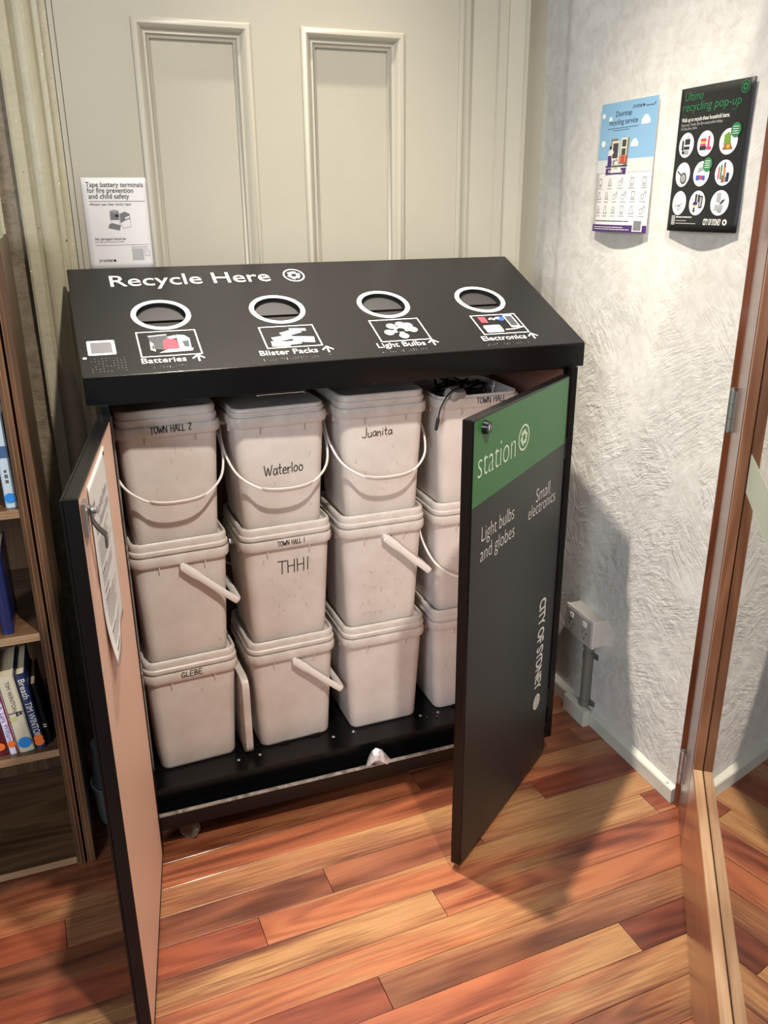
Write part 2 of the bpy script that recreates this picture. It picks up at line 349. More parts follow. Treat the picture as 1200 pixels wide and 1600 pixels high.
STUFF = {'small_print', 'tactile_dots', 'item_icons', 'scuff_marks', 'footer_print', 'picture_items', 'green_badge_print'}
class Print:
    """flat printing laid on a surface: f(u, v, lift) -> 3-D point"""
    def __init__(s, f, parent): s.f = f; s.parent = parent; s.g = {}; s.sub = 0
    def _g(s, name, m):
        return s.g.setdefault((name, m.name, s.sub), (G(), m))[0]
    def tri(s, name, m, vs, fs, lift=0.0006):
        s._g(name, m).add([s.f(x, y, lift) for x, y in vs], fs)
    def poly(s, name, m, pts, lift=0.0006): s.tri(name, m, pts, [tuple(range(len(pts)))], lift)
    def rect(s, name, m, u0, v0, u1, v1, lift=0.0006, nu=1, nv=1):
        if name == 'rule': s.sub += .001
        vs = [(u0+(u1-u0)*i/nu, v0+(v1-v0)*j/nv) for j in range(nv+1) for i in range(nu+1)]
        fs = [(j*(nu+1)+i, j*(nu+1)+i+1, (j+1)*(nu+1)+i+1, (j+1)*(nu+1)+i) for j in range(nv) for i in range(nu)]
        s.tri(name, m, vs, fs, lift)
    def frame(s, name, m, u0, v0, u1, v1, w, lift=0.0006):
        s.rect(name, m, u0, v0, u1, v0+w, lift); s.rect(name, m, u0, v1-w, u1, v1, lift)
        s.rect(name, m, u0, v0+w, u0+w, v1-w, lift); s.rect(name, m, u1-w, v0+w, u1, v1-w, lift)
    def disc(s, name, m, u, v, r, lift=0.0006, n=28, ry=None):
        ry = ry or r
        s.poly(name, m, [(u+r*cos(2*pi*i/n), v+ry*sin(2*pi*i/n)) for i in range(n)], lift)
    def ring(s, name, m, u, v, r, r2, lift=0.0006, n=40, asp=1.0):
        vs = [(u+r*asp*cos(2*pi*i/n), v+r*sin(2*pi*i/n)) for i in range(n)]+[(u+r2*asp*cos(2*pi*i/n), v+r2*sin(2*pi*i/n)) for i in range(n)]
        s.tri(name, m, vs, [(i, (i+1) % n, n+(i+1) % n, n+i) for i in range(n)], lift)
    def text(s, name, m, body, u, v, size, w=None, thin=0.0, rot=0.0, track=1.0, align='LEFT', lift=0.0008, line=1.0, shear=0.0):
        s.sub += .001
        vs, fs = text2d(body, size, thin, track, align, line)
        x0 = min(x for x, y in vs); x1 = max(x for x, y in vs)
        k = (w/(x1-x0)) if w else 1.0
        off = x0 if align == 'LEFT' else 0.0
        vs = [((x-off)*k+shear*y, y) for x, y in vs]
        c, sn = cos(rot), sin(rot)
        s.tri(name, m, [(u+x*c-y*sn, v+x*sn+y*c) for x, y in vs], fs, lift)
    def stroke(s, name, m, pts, w, lift=0.0006):
        for (x0, y0), (x1, y1) in zip(pts[:-1], pts[1:]):
            d = math.hypot(x1-x0, y1-y0) or 1; tx, ty = (x1-x0)/d*w/2, (y1-y0)/d*w/2
            s.poly(name, m, [(x0-tx*.6-ty, y0-ty*.6+tx), (x0-tx*.6+ty, y0-ty*.6-tx), (x1+tx*.6+ty, y1+ty*.6-tx), (x1+tx*.6-ty, y1+ty*.6+tx)], lift)
    def recycle(s, name, m, u, v, r, lift=0.0007, asp=1.0):
        """ring with three chasing arrows"""
        s.ring(name, m, u, v, r, r*0.86, lift, asp=asp)
        R = r*0.58
        for k in range(3):
            a = 2*pi*k/3+pi/2
            def T(p): return (u+(p[0]*cos(a)-p[1]*sin(a))*asp, v+p[0]*sin(a)+p[1]*cos(a))
            q = [(R*.45, -R*.62), (R*.98, -R*.45), (R*1.02, R*.04), (R*.46, R*.04), (R*.34, -R*.28)]
            s.poly(name, m, [T(p) for p in q], lift)
            s.poly(name, m, [T(p) for p in [(R*1.0, R*.12), (R*.46, R*.12), (R*.44, R*.48), (R*.80, R*.50)]], lift)
            s.poly(name, m, [T(p) for p in [(R*.40, R*.05), (R*.50, R*.60), (R*.92, R*.55), (R*.62, R*.95), (R*.20, R*.62)]], lift)
    def lines(s, name, m, u0, v, u1, h, rnd, lift=0.0007):
        """one row of print too small to read, as word-long dashes"""
        x = u0
        while x < u1:
            w = rnd.uniform(1.5, 5)*h; s.rect(name, m, x, v, min(x+w, u1), v+h, lift); x += w+h*0.8
    def flush(s):
        for (name, _, _), (g, m) in s.g.items():
            o = mesh(name, g.v, g.f, m, s.parent)
            if name in STUFF: o['kind'] = 'stuff'
        s.g = {}

GLY = {  # handwriting strokes in a unit box, with advance widths
 'T': (.8, [[(0, 1), (.75, .97)], [(.38, .98), (.35, 0)]]),
 'O': (.8, [[(.35, 1), (.08, .75), (.05, .3), (.3, 0), (.6, .2), (.66, .7), (.35, 1)]]),
 'W': (1.0, [[(0, 1), (.2, 0), (.42, .75), (.62, .02), (.9, 1)]]),
 'N': (.8, [[(.03, 0), (.06, 1), (.58, .03), (.62, 1)]]),
 'H': (.8, [[(.05, 1), (.05, 0)], [(.6, 1), (.58, 0)], [(.05, .5), (.6, .55)]]),
 'A': (.8, [[(0, 0), (.3, 1), (.62, 0)], [(.12, .4), (.5, .42)]]),
 'L': (.65, [[(.06, 1), (.04, .03), (.5, .06)]]),
 '2': (.7, [[(.05, .8), (.28, 1), (.5, .78), (.05, .03), (.55, .06)]]),
 '1': (.4, [[(.15, 1), (.12, 0)]]),
 'G': (.75, [[(.55, .85), (.3, 1), (.05, .55), (.22, .03), (.55, .12), (.56, .42), (.3, .42)]]),
 'E': (.65, [[(.5, 1), (.06, .98), (.05, .02), (.5, .03)], [(.06, .5), (.42, .52)]]),
 'B': (.7, [[(.06, 0), (.06, 1), (.42, .85), (.36, .58), (.08, .52), (.5, .38), (.45, .08), (.06, 0)]]),
 'J': (.7, [[(.55, 1.25), (.52, .25), (.35, -.02), (.02, .1)]]),
 'u': (.62, [[(.05, .62), (.08, .12), (.28, 0), (.45, .2), (.46, .62)], [(.46, .3), (.5, 0)]]),
 'a': (.6, [[(.45, .55), (.2, .62), (.03, .25), (.2, 0), (.42, .25), (.45, .6), (.5, 0)]]),
 'n': (.6, [[(.05, .6), (.06, 0)], [(.06, .35), (.25, .6), (.42, .45), (.43, 0)]]),
 'i': (.3, [[(.1, .6), (.1, 0)], [(.1, .85), (.12, .9)]]),
 't': (.5, [[(.2, 1), (.18, .08), (.35, 0)], [(0, .62), (.4, .64)]]),
 'e': (.55, [[(.05, .32), (.42, .36), (.3, .62), (.05, .4), (.12, .02), (.45, .06)]]),
 'r': (.45, [[(.05, .6), (.07, 0)], [(.07, .35), (.2, .58), (.38, .56)]]),
 'l': (.28, [[(.1, 1), (.1, 0)]]),
 'o': (.6, [[(.25, .6), (.04, .35), (.12, .02), (.4, .05), (.46, .4), (.25, .6)]]),
 ' ': (.55, []),
}
def handwrite(pr, s, u, v, h, w, name='handwriting', thick=0.0022, slope=0.0, seed=1):
    tot = sum(GLY[c][0] for c in s); k = w/tot; x = 0; r = random.Random(seed)
    for c in s:
        adv, st = GLY[c]; dy = r.uniform(-.06, .06)*h
        for q in st:
            pts = [(u+(x+p[0])*k, v+p[1]*h+dy+slope*(x+p[0])*k) for p in q]
            if len(pts) > 3:
                pts = [(p.x, p.y) for p in catmull([(a, b, 0) for a, b in pts], 3)]
            pr.stroke(name, MARKER, pts, thick, 0.0009)
        x += adv

# ================================================================ SETTING
W, D, HT, HF, LIP = 1.2, 0.4385, 1.4015, 1.2165, 0.0592
XR = 1.385          # face of the right wall
rnd = random.Random(5)

# ---- floor: sub-floor with one object per board
floor = box('floor', -1.4, 3.4, -3.0, 0.62, -0.06, -0.0205, BLACKM); floor['kind'] = 'structure'
TH = math.atan(0.04); BW = 0.085
PAL = {'o': (1.0, 0.98, 0.92), 'b': (0.74, 0.78, 0.80), 'r': (0.80, 0.62, 0.62), 's': (1.05, 0.98, 1.0), 'g': (0.72, 0.84, 0.86),
       'p': (0.52, 0.40, 0.46), 'd': (0.62, 0.60, 0.55), 't': (0.86, 0.98, 0.95)}
# rows (from the boundary .4025 towards the camera is row 0): lists of (x_end, tone, sapwood)
ROWS = {-5: [(0.2, 'b', .18), (0.75, 'd', .1), (2, 'b', .15)],
        -4: [(0.75, 'o', .20), (1.3, 'b', .2), (3, 'o', .2)],
        -3: [(1.5, 'o', .25), (3, 'b', .2)],
        -2: [(-.2, 'r', .1), (1.05, 'g', .22), (1.75, 'r', .2), (3, 'o', .2)],
        -1: [(0.398, 'b', .12), (0.98, 'd', .25), (2.2, 'o', .25)][:1]+[(0.81, 'b', .18), (1.7, 'o', .28), (3, 'b', .2)],
        0 - 0: [(0.212, 'r', .12), (1.3, 'o', .32), (3, 'r', .2)],
        1: [(0.617, 't', .33), (1.9, 's', .20), (3, 'b', .2)],
        2: [(-.6, 'o', .2), (1.45, 'o', .31), (3, 'g', .2)],
        3: [(0.406, 'r', .1), (1.62, 'g', .26), (3, 'o', .2)],
        4: [(-.1, 'g', .2), (0.967, 's', .24), (1.6, 'p', .05), (3, 'r', .2)],
        5: [(-.3, 'g', .2), (1.7, 's', .25), (3, 'b', .2)],
        6: [(-.15, 'r', .15), (0.7, 'b', .2), (1.9, 't', .28), (3, 'o', .2)]}
boards = []
rr = random.Random(11)
for k in range(-14, 35):
    row = ROWS.get(k-0)
    if row is None:
        x = -1.4+rr.uniform(.1, .9); row = []
        while x < 3.3: row.append((x, rr.choice('obrsgt'), rr.uniform(.1, .34))); x += rr.uniform(.7, 1.5)
        row.append((4, 'o', .2))
    x0 = -1.5
    ytop = -0.3175-k*BW if k >= 0 else -0.3175-k*BW
    if row[-1][0] == 3: row = row[:-1]+[(2.45, row[-1][1], .2), (4, 'b', .2)]
    for (x1, tone, sap) in row:
        x1 = min(x1, 3.4)
        if x1 <= x0: continue
        cx, cy = (x0+x1)/2, ytop-BW/2
        L = (x1-x0)/2-0.0006; h = BW/2-0.0006
        g = G().box(-L, L, -h, h, -0.019, 0)
        o = g.make('floor_board', FLOORW, floor, False, 0.0006)
        # rotate about the world origin so that seams run with the photo's slope
        o.location = (cx*cos(TH)-cy*sin(TH)*1, cx*sin(TH)+cy*cos(TH), 0.0); o.rotation_euler = (0, 0, TH)
        c = PAL[tone]; j = rr.uniform(.92, 1.06)
        o.color = (c[0]*j, c[1]*j, c[2]*j, sap); o.pass_index = len(boards); boards.append(o); x0 = x1
        if x1 >= 3.4: break
# ---- right wall: trowelled plaster with real unevenness
def plaster_wall(name, x, y0, y1, z0, z1, thick, m, amp=0.004):
    ny, nz = 70, 230; g = G(); vs = []
    for j in range(nz+1):
        for i in range(ny+1):
            y = y0+(y1-y0)*i/ny; z = z0+(z1-z0)*j/nz
            d = noise.fractal(Vector((y*3.3, z*3.3, 1.7)), 1.0, 2.1, 4)*amp+noise.noise(Vector((y*17, z*11+y*8, 5)))*amp*0.22
            if y > 0.455: d += 0.004      # the older plaster beyond the ridge stands proud
            vs.append((x+d-amp*.3, y, z))
    n = ny+1
    fs = [(j*n+i, (j+1)*n+i, (j+1)*n+i+1, j*n+i+1) for j in range(nz) for i in range(ny)]
    g.add(vs, fs)
    k = len(g.v); g.v += [(x+thick, y0, z0), (x+thick, y1, z0), (x+thick, y1, z1), (x+thick, y0, z1)]
    g.f += [(k, k+1, k+2, k+3)]
    a = [j*n for j in range(nz+1)]
    g.f += [tuple([k, k+3]+a[::-1])]
    g.f += [tuple([k+3, k+2]+[nz*n+i for i in range(ny, -1, -1)])]
    o = g.make(name, m, None)
    for p in o.data.polygons: p.use_smooth = len(p.vertices) == 4 and p.area < 0.01
    tag(o, kind='structure'); return o
plaster_wall('wall_right', XR, -0.328, 0.60, 0.0, 3.5, 0.14, PLASTER)

# ---- back wall behind the old door, and the strip beside the bookcase
wf = box('wall_far_right', 3.4, 3.5, -3.0, 0.9, 0.0, 3.5, PLASTERD); wf['kind'] = 'structure'
wb = box('wall_back', -1.4, 3.4, 0.585, 0.68, 0.0, 3.5, CREAM); wb['kind'] = 'structure'
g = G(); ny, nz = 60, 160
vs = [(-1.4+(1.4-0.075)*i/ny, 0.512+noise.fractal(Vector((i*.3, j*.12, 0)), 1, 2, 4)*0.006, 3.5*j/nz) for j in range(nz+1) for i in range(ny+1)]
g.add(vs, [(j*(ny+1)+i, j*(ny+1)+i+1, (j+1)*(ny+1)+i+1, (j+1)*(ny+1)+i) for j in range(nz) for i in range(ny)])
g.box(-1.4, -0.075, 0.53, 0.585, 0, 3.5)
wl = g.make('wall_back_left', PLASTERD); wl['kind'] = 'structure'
t1 = G()
for j in range(57):      # ragged cream paint edge beside the bookcase
    z = j*0.06; x = -0.136+0.004*noise.noise(Vector((z*9, 0, 0)))
    t1.box(x, x+0.011, 0.488, 0.513, z, z+0.0605)
t1 = t1.make('trim_1', CREAM2); t1['kind'] = 'structure'

# ---- old painted door in its frame
bd = empty('door_1', (0, 0, 0), kind='structure')
YD = 0.513
PX = [(0.216, 0.500), (0.631, 0.911)]      # outer edges of the two sunk panels
PZ0, PZ1 = 0.95, 1.966
leaf = G()
xs = [0.045, PX[0][0], PX[0][1], PX[1][0], PX[1][1], 1.074]
leaf.box(xs[0], xs[1], YD, YD+.04, 0.01, 3.3).box(xs[2], xs[3], YD, YD+.04, 0.01, 3.3).box(xs[4], xs[5], YD, YD+.04, 0.01, 3.3)
for a, b in PX:
    leaf.box(a, b, YD, YD+.04, 0.01, PZ0); leaf.box(a, b, YD, YD+.04, PZ1, 3.3)
leaf.make('door_leaf', GREIGE, bd)
def ringprof(x0, x1, z0, z1, prof):
    """mitred moulding: profile of (inset, y)"""
    loops = [[(x0+i, y, z0+i), (x1-i, y, z0+i), (x1-i, y, z1-i), (x0+i, y, z1-i)] for i, y in prof]
    return G().loft(loops, False, False)
for a, b in PX:
    box('door_panel', a-.01, b+.01, YD+.018, YD+.036, PZ0-.01, PZ1+.01, GREIGE, bd)
    pr = [(-.001, YD+.001), (-.001, YD-.006), (.004, YD-.010), (.012, YD-.011), (.018, YD-.007), (.022, YD+.001), (.027, YD+.004), (.031, YD+.003), (.034, YD+.008), (.040, YD+.011), (.042, YD+.019)]
    o = ringprof(a, b, PZ0, PZ1, pr).make('panel_moulding', GREIGE, bd, True)
for x0, x1 in ((1.0745, 1.089), (0.031, 0.044)):
    box('door_edge_strip', x0, x1, YD-.002, YD+.02, 0, 3.3, GREIGE, bd, 0.003)
# right architrave profile (x, y)
pr = [(1.089, YD+.03), (1.089, YD+.012), (1.112, YD+.010), (1.114, YD-.006), (1.185, YD-.008), (1.188, YD-.016), (1.214, YD-.016), (1.220, YD-.009), (1.224, YD-.010), (1.262, YD-.022), (1.266, YD-.028), (1.273, YD-.028), (1.274, YD+.09), (1.09, YD+.09)]
G().prism(pr, 'z', 0, 3.4).make('architrave', CREAM, bd)
# left architrave: stepped, bulging bead in the middle
bead = [(-0.046+0.021*(1-cos(pi*i/8)), YD-.022-0.014*sin(pi*i/8)) for i in range(9)]
pr = [(-.084, YD+.05), (-.084, YD-.030), (-.078, YD-.034), (-.056, YD-.032), (-.048, YD-.020)]+bead+[(-.003, YD-.016), (.012, YD-.018), (.014, YD-.006), (.030, YD-.004), (.031, YD+.05)]
G().prism(pr, 'z', 0, 3.4).make('architrave', CREAM2, bd)
cg, cd = G(), G(); rc = random.Random(3)
SURF = {-.081: -.0328, -.066: -.0330, -.051: -.0245, -.004: -.0162, .010: -.0178, .022: -.0048}
for i in range(22):       # paint chips along the left architrave
    x = rc.choice(list(SURF)); z = rc.uniform(1.0, 2.05); s = rc.uniform(.0010, .0024); y = YD+SURF[x]-.0002
    (cg if rc.random() < .7 else cd).add([(x-s, y, z), (x-s*.2, y, z-s*1.6), (x+s*.8, y, z-s*.3), (x+s*.5, y, z+s*1.4), (x-s*.5, y, z+s)], [(0, 1, 2, 3, 4)])
cg.make('paint_chips', CHIP, bd)['kind'] = 'stuff'; cd.make('dents', CHIPD, bd)['kind'] = 'stuff'

# ---- skirting on the right wall
bb = G().prism([(1.3865, 0.0), (1.365, 0.0), (1.3645, .040), (1.367, .044), (1.3865, .052)], 'y', -0.327, 0.585).make('baseboard_right', SKIRT, None, False, 0.001); bb['kind'] = 'structure'
G().cyl((1.372, -.300, .0455), (1.372, -.300, .049), .003).make('nail_head', LIGHTINK, bb)

# ---- glazed timber door standing open at the end of the right wall
u2 = Vector((-.59, -.807, 0)).normalized(); n2 = Vector((-.807, .59, 0)).normalized()
H2 = Vector((1.363, -.36, 0))
def DX(v):   # local (s along the leaf, t out of the front face, z)
    return H2+u2*v.x+n2*v.y+Vector((0, 0, v.z))
gd = empty('door_2', tuple(H2), math.atan2(u2.y, u2.x), kind='structure')
# local frame: +x along leaf; front face looks to local -y
def gx(name, s0, s1, t0, t1, z0, z1, m, bev=0.002): return box(name, s0, s1, -t1, -t0, z0, z1, m, gd, bev)
S1 = 0.176; LEN = 1.34; ZB = 0.262
gx('stile', 0.012, S1-.018, -.044, 0, .010, 2.15, DOORZ)
gx('stile', LEN-.14, LEN, -.044, 0, .010, 2.15, DOORZ)
gx('bottom_rail', S1-.018, LEN-.14, -.044, 0, .010, ZB-.004, DOORX)
gx('top_rail', S1-.018, LEN-.14, -.044, 0, 2.0, 2.15, DOORX)
gx('glazing_bead', S1-.018, S1, -.0215, -.001, ZB, 2.0, BEADZ)
gx('glazing_bead', LEN-.158, LEN-.14, -.0215, -.001, ZB, 2.0, BEADZ)
gx('glazing_bead', S1-.018, LEN-.14, -.0215, -.0005, ZB-.0035, ZB+.003, BEAD)
gx('glass_pane', S1-.01, LEN-.15, -.0245, -.0225, ZB-.002, 2.0, GLASS, 0)
fb = gx('frosted_band', S1+.012, LEN-.17, -.0224, -.0220, .975, 1.058, FROST, 0)
for zc in (1.105, .145):
    hg = G(); hg.cyl((.004, -.006, zc-.048), (.004, -.006, zc-.017), .0075).cyl((.004, -.006, zc-.016), (.004, -.006, zc+.016), .0075).cyl((.004, -.006, zc+.017), (.004, -.006, zc+.048), .0075).cyl((.004, -.006, zc+.048), (.004, -.006, zc+.053), .0055)
    hg.box(-.012, .03, -.0015, .001, zc-.046, zc+.046)
    hg.make('hinge', STEEL, gd, True)
jm = box('trim_2', XR-.012, XR+.10, -.368, -.3295, 0, 2.3, DOORZ, None, 0.002); jm['kind'] = 'structure'
G().cyl((1.356, -.372, 0), (1.356, -.372, .016), .010).cyl((1.356, -.372, .016), (1.356, -.372, .022), .007).make('floor_pivot', STEEL, gd, True).matrix_world = Matrix.Identity(4)

# ================================================================ RECYCLING STATION
st = empty('recycling_station', (0.6, 0.2, 0), label='black metal recycling station cabinet with sloped lid, four round openings and two open doors', cat='cabinet')
def sp(o):   # objects are built in world coordinates: keep them there under the parent
    o.matrix_parent_inverse = Matrix.Translation((-0.6, -0.2, 0)); return o
FY = -0.0175; IN = 0.026; XL, XRr = IN, W-IN
CB = 0.063
slope = (HT-HF)/D
def ztop(y): return HF+slope*y-0.006
lw = math.hypot(D, HT-HF); ev = Vector((0, D, HT-HF))/lw; nv = Vector((0, -(HT-HF), D))/lw
def LP(u, t, lift=0.0): return Vector((u, 0, HF))+ev*t+nv*lift

for x0, x1 in ((XL, XL+.012), (XRr-.012, XRr)):
    pr = [(0.002, CB), (D-.012, CB), (D-.012, ztop(D-.012)-.004), (0.002, ztop(0.002)-.004)]
    sp(G().prism(pr, 'x', x0, x1).make('side_panel', BLACK, st, False, .001))
    a, b = (x1, x1+.004) if x0 < .5 else (x0-.004, x0)
    pr = [(0.03, CB+.10), (D-.02, CB+.10), (D-.02, 1.30), (0.03, 1.15)]
    sp(G().prism(pr, 'x', a+.0003, b+.0003 if x0 < .5 else b-.0003).make('liner', LINER, st))
sp(box('back_panel', XL+.012, XRr-.012, D-.016, D-.012, CB, 1.385, BLACK, st))
sp(box('liner', XL+.018, XRr-.018, D-.022, D-.017, CB+.1, 1.30, LINER, st))
for x0, x1 in ((XL, XL+.018), (XRr-.018, XRr)):
    sp(box('front_post', x0, x1, FY, 0.0015, CB, HF-LIP+.002, BLACK, st, .0015))
sp(box('top_rail', XL+.018, XRr-.018, 0.004, 0.02, HF-LIP-.004, HF-.02, BLACK, st, .001))
# base tray with its down-turned front, rail below with worn bright edge
sp(G().box(XL+.012, XRr-.012, 0.035, D-.02, 0.142, 0.15).box(XL+.012, XRr-.012, 0.031, 0.036, 0.085, 0.1495).make('base_tray', BLACK, st, False, .001))
sp(G().box(XL+.018, XRr-.018, FY, 0.0, CB, 0.104).box(XL+.012, XRr-.012, 0.0, 0.0305, CB, 0.085).make('front_rail', BLACK, st, False, .002))
sp(box('worn_edge', XL+.019, XRr-.02, FY+.001, -.006, 0.1042, 0.1085, WORN, st, .0008))
sp(box('bottom_sheet', XL+.012, XRr-.012, 0.031, D-.02, CB, CB+.01, BLACKM, st))
rv = [(0.268, .085), (.326, .087), (.536, .093), (.596, .096), (.803, .100), (.857, .097), (1.06, .097)]
for x, y in rv:
    sp(G().cyl((x, y, .150), (x, y, .1525), .0052, 12, .003).make('rivet', STEEL, st, True))
sp(G().box(-.028, .028, -.009, .009, 0, .002).make('strike_plate', STEEL, st, False, .0005)).matrix_world = Matrix.Translation((.83, .078, .1505)) @ Matrix.Rotation(radians(-14), 4, 'Z')
for x in (.83-.014, .83+.014):
    sp(G().cyl((x, .078-(x-.83)*.25, .1525), (x, .078-(x-.83)*.25, .1535), .0035, 10).make('plate_screw', GREYST, st, True))
for x in (0.118, W-.118):
    for y in (0.016, D-.05):
        cst = empty('caster', (x, y, 0), radians(58)); cst.parent = st; cst.matrix_parent_inverse = Matrix.Translation((-0.6, -0.2, 0))
        G().cyl((-.009, 0, .0255), (.009, 0, .0255), .0252, 24).make('wheel', WHEEL, cst, True, )
        G().cyl((-.0105, 0, .0255), (.0105, 0, .0255), .010, 14).box(-.014, -.0107, -.012, .022, .02, .058).box(.0107, .014, -.012, .022, .02, .058).box(-.02, .02, -.02, .025, .056, .0625).make('fork', GREYST, cst)

# ---- lid: sheet with four true holes, folded lip and gables
HOLES = [(.191, .238), (.466, .237), (.740, .236), (1.012, .237)]
cu = bpy.data.curves.new('lid', 'CURVE'); cu.dimensions = '2D'; cu.fill_mode = 'BOTH'; cu.extrude = 0.0012
def poly_spline(pts):
    s = cu.splines.new('POLY'); s.points.add(len(pts)-1)
    for p, q in zip(s.points, pts): p.co = (q[0], q[1], 0, 1)
    s.use_cyclic_u = True
cr = .006
def rpts(x0, y0, x1, y1, r):
    out = []
    for cx, cy, a0 in ((x1-r, y0+r, -pi/2), (x1-r, y1-r, 0), (x0+r, y1-r, pi/2), (x0+r, y0+r, pi)):
        out += [(cx+r*cos(a0+pi/2*i/5), cy+r*sin(a0+pi/2*i/5)) for i in range(6)]
    return out
poly_spline(rpts(0, 0, W, lw, .005))
for hx, ht in HOLES: poly_spline([(hx+.056*cos(-2*pi*i/48), ht+.056*sin(-2*pi*i/48)) for i in range(48)])
to = bpy.data.objects.new('t', cu); COL.objects.link(to); dg = bpy.context.evaluated_depsgraph_get(); dg.update()
me = to.evaluated_get(dg).to_mesh()
lv = [LP(v.co.x, v.co.y, v.co.z-.0012) for v in me.vertices]; lf = [tuple(p.vertices) for p in me.polygons]
to.evaluated_get(dg).to_mesh_clear(); bpy.data.objects.remove(to)
lid = sp(mesh('lid', lv, lf, LIDBLK, st))
sk = G()
sk.box(0, W, 0, .003, HF-LIP, HF-.0015)
for x0, x1 in ((0, .003), (W-.003, W)):
    sk.prism([(0.003, HF-LIP), (D, HT-.06), (D, HT-.003), (0.003, HF-.002)], 'x', x0, x1)
sk.box(0, W, D-.003, D, HT-.06, HT-.004)
sko = sk.make('lid_skirt', BLACK, lid)
# rounded fold between lid sheet and lip
G().tube([(0.002, .0016, HF-.0028), (W-.002, .0016, HF-.0028)], .0028, 10).make('lid_fold', BLACK, lid, True)
def half_disc(cx, ct, r, lo, up, d0, d1):
    pts = []
    for i in range(25):
        a = (pi*i/24) if up else (pi+pi*i/24)
        pts.append((cx+r*cos(a), ct+r*sin(a)))
    g = G(); k = len(pts)
    def dep(t): return d0+(d1-d0)*(abs(t-ct)/r)
    vs = [LP(x, t, -dep(t)) for x, t in pts]+[LP(x, t, -dep(t)-.002) for x, t in pts]
    g.add(vs, [tuple(range(k)), tuple(range(2*k-1, k-1, -1))]+[(i, (i+1) % k, k+(i+1) % k, k+i) for i in range(k)])
    return g
for hx, ht in HOLES:
    n = 48; g = G()
    lo = [[LP(hx+r*cos(2*pi*i/n), ht+r*sin(2*pi*i/n), l) for i in range(n)] for r, l in ((.068, .0002), (.0675, .0012), (.0565, .0012), (.056, .0002))]
    g.loft(lo, False, False).make('opening_ring', WHITEP, lid, True)
    lo = [[LP(hx+.0557*cos(2*pi*i/n), ht+.0557*sin(2*pi*i/n), l) for i in range(n)] for l in (-.0005, -.022)]
    G().loft(lo, False, False).make('opening_sleeve', BLACKM, lid, True)
    half_disc(hx, ht+.002, .055, 0, True, .016, .010).make('rubber_flap', RUBBER, lid)
    half_disc(hx, ht-.002, .055, 0, False, .020, .012).make('rubber_flap', RUBBER, lid)

P = Print(LP, lid)
P.text('heading_lettering', WHITEP, 'Recycle Here', .094, .380, .079, w=.392, thin=.004)
P.recycle('recycling_symbol', WHITEP, .551, .406, .034, asp=.82)
BOX = [(.124, .060, .256, .165), (.400, .063, .532, .158), (.674, .060, .804, .161), (.946, .063, 1.074, .157)]
NAM = [('Batteries', .123, .094, .232), ('Blister Packs', .379, .134, .526), ('Light Bulbs', .659, .121, .790), ('Electronics', .932, .121, 1.062)]
for (a, b, c, d), (t, u, w, ua) in zip(BOX, NAM):
    P.sub += 1
    P.frame('picture_frame', WHITEP, a, b, c, d, .0032)
    P.text('opening_lettering', WHITEP, t, u, .036, .029, w=w, thin=.003)
    P.stroke('arrow', WHITEP, [(ua+.012, .034), (ua+.012, .056)], .0042); P.stroke('arrow', WHITEP, [(ua, .045), (ua+.012, .058), (ua+.024, .045)], .0042)
    for i in range(int(w/.0065)):       # embossed dots
        for j in range(2):
            if rnd.random() < .6: P.disc('tactile_dots', LIGHTINK if i % 4 == 0 else GREYINK, u+.004+i*.0065, .016+j*.005, .0011, n=6)
# sticker with blank code area and tactile block
P.poly('sticker', PAPER, rpts(.018, .080, .076, .139, .004), .0006)
P.rect('sticker_panel', GREYINK, .025, .087, .069, .131, .0008)
P.disc('white_dot', WHITEP, .010, .071, .0042, n=14)
for i in range(10):
    for j in range(6):
        if rnd.random() < .75: P.disc('tactile_dots', GREYINK, .022+i*.0075, .016+j*.010, .0013, n=6)
for hx in (.205, .537, .742):
    P.sub += 1
    P.disc('mark', BLACKM, hx, .022, .004, n=8)
C = lambda n, r, g, b: mat('print '+n, srgb(r, g, b), 0.5)
cDk, cRd, cBl, cGy, cWh, cPk = C('charcoal', 60, 62, 66), C('red', 206, 60, 74), C('steel blue', 130, 160, 176), C('grey', 150, 152, 150), C('white', 214, 212, 206), C('pink', 214, 60, 96)
def PP(name, m, pts, lift=.0009): P.poly(name, m, pts, lift)
a = BOX[0][0]; PP('batteries_picture', cDk, [(a+.028, .090), (a+.060, .084), (a+.066, .145), (a+.024, .148)])
PP('batteries_picture', cWh, [(a+.024, .088), (a+.034, .080), (a+.034, .112), (a+.026, .124)]); PP('batteries_picture', cWh, [(a+.024, .146), (a+.066, .150), (a+.066, .146), (a+.026, .142)])
PP('batteries_picture', cWh, [(a+.040, .074), (a+.112, .076), (a+.116, .086), (a+.098, .094), (a+.060, .086)])
PP('batteries_picture', cRd, [(a+.052, .088), (a+.086, .086), (a+.084, .124), (a+.066, .136), (a+.054, .120)], .0011)
PP('batteries_picture', cBl, [(a+.086, .090), (a+.112, .088), (a+.114, .128), (a+.104, .142), (a+.086, .146)], .0011)
PP('batteries_picture', cGy, [(a+.070, .128), (a+.086, .130), (a+.084, .144), (a+.064, .138)], .0013)
PP('batteries_picture', cDk, [(a+.098, .094), (a+.108, .092), (a+.110, .118), (a+.096, .116)], .0013)
a = BOX[1][0]
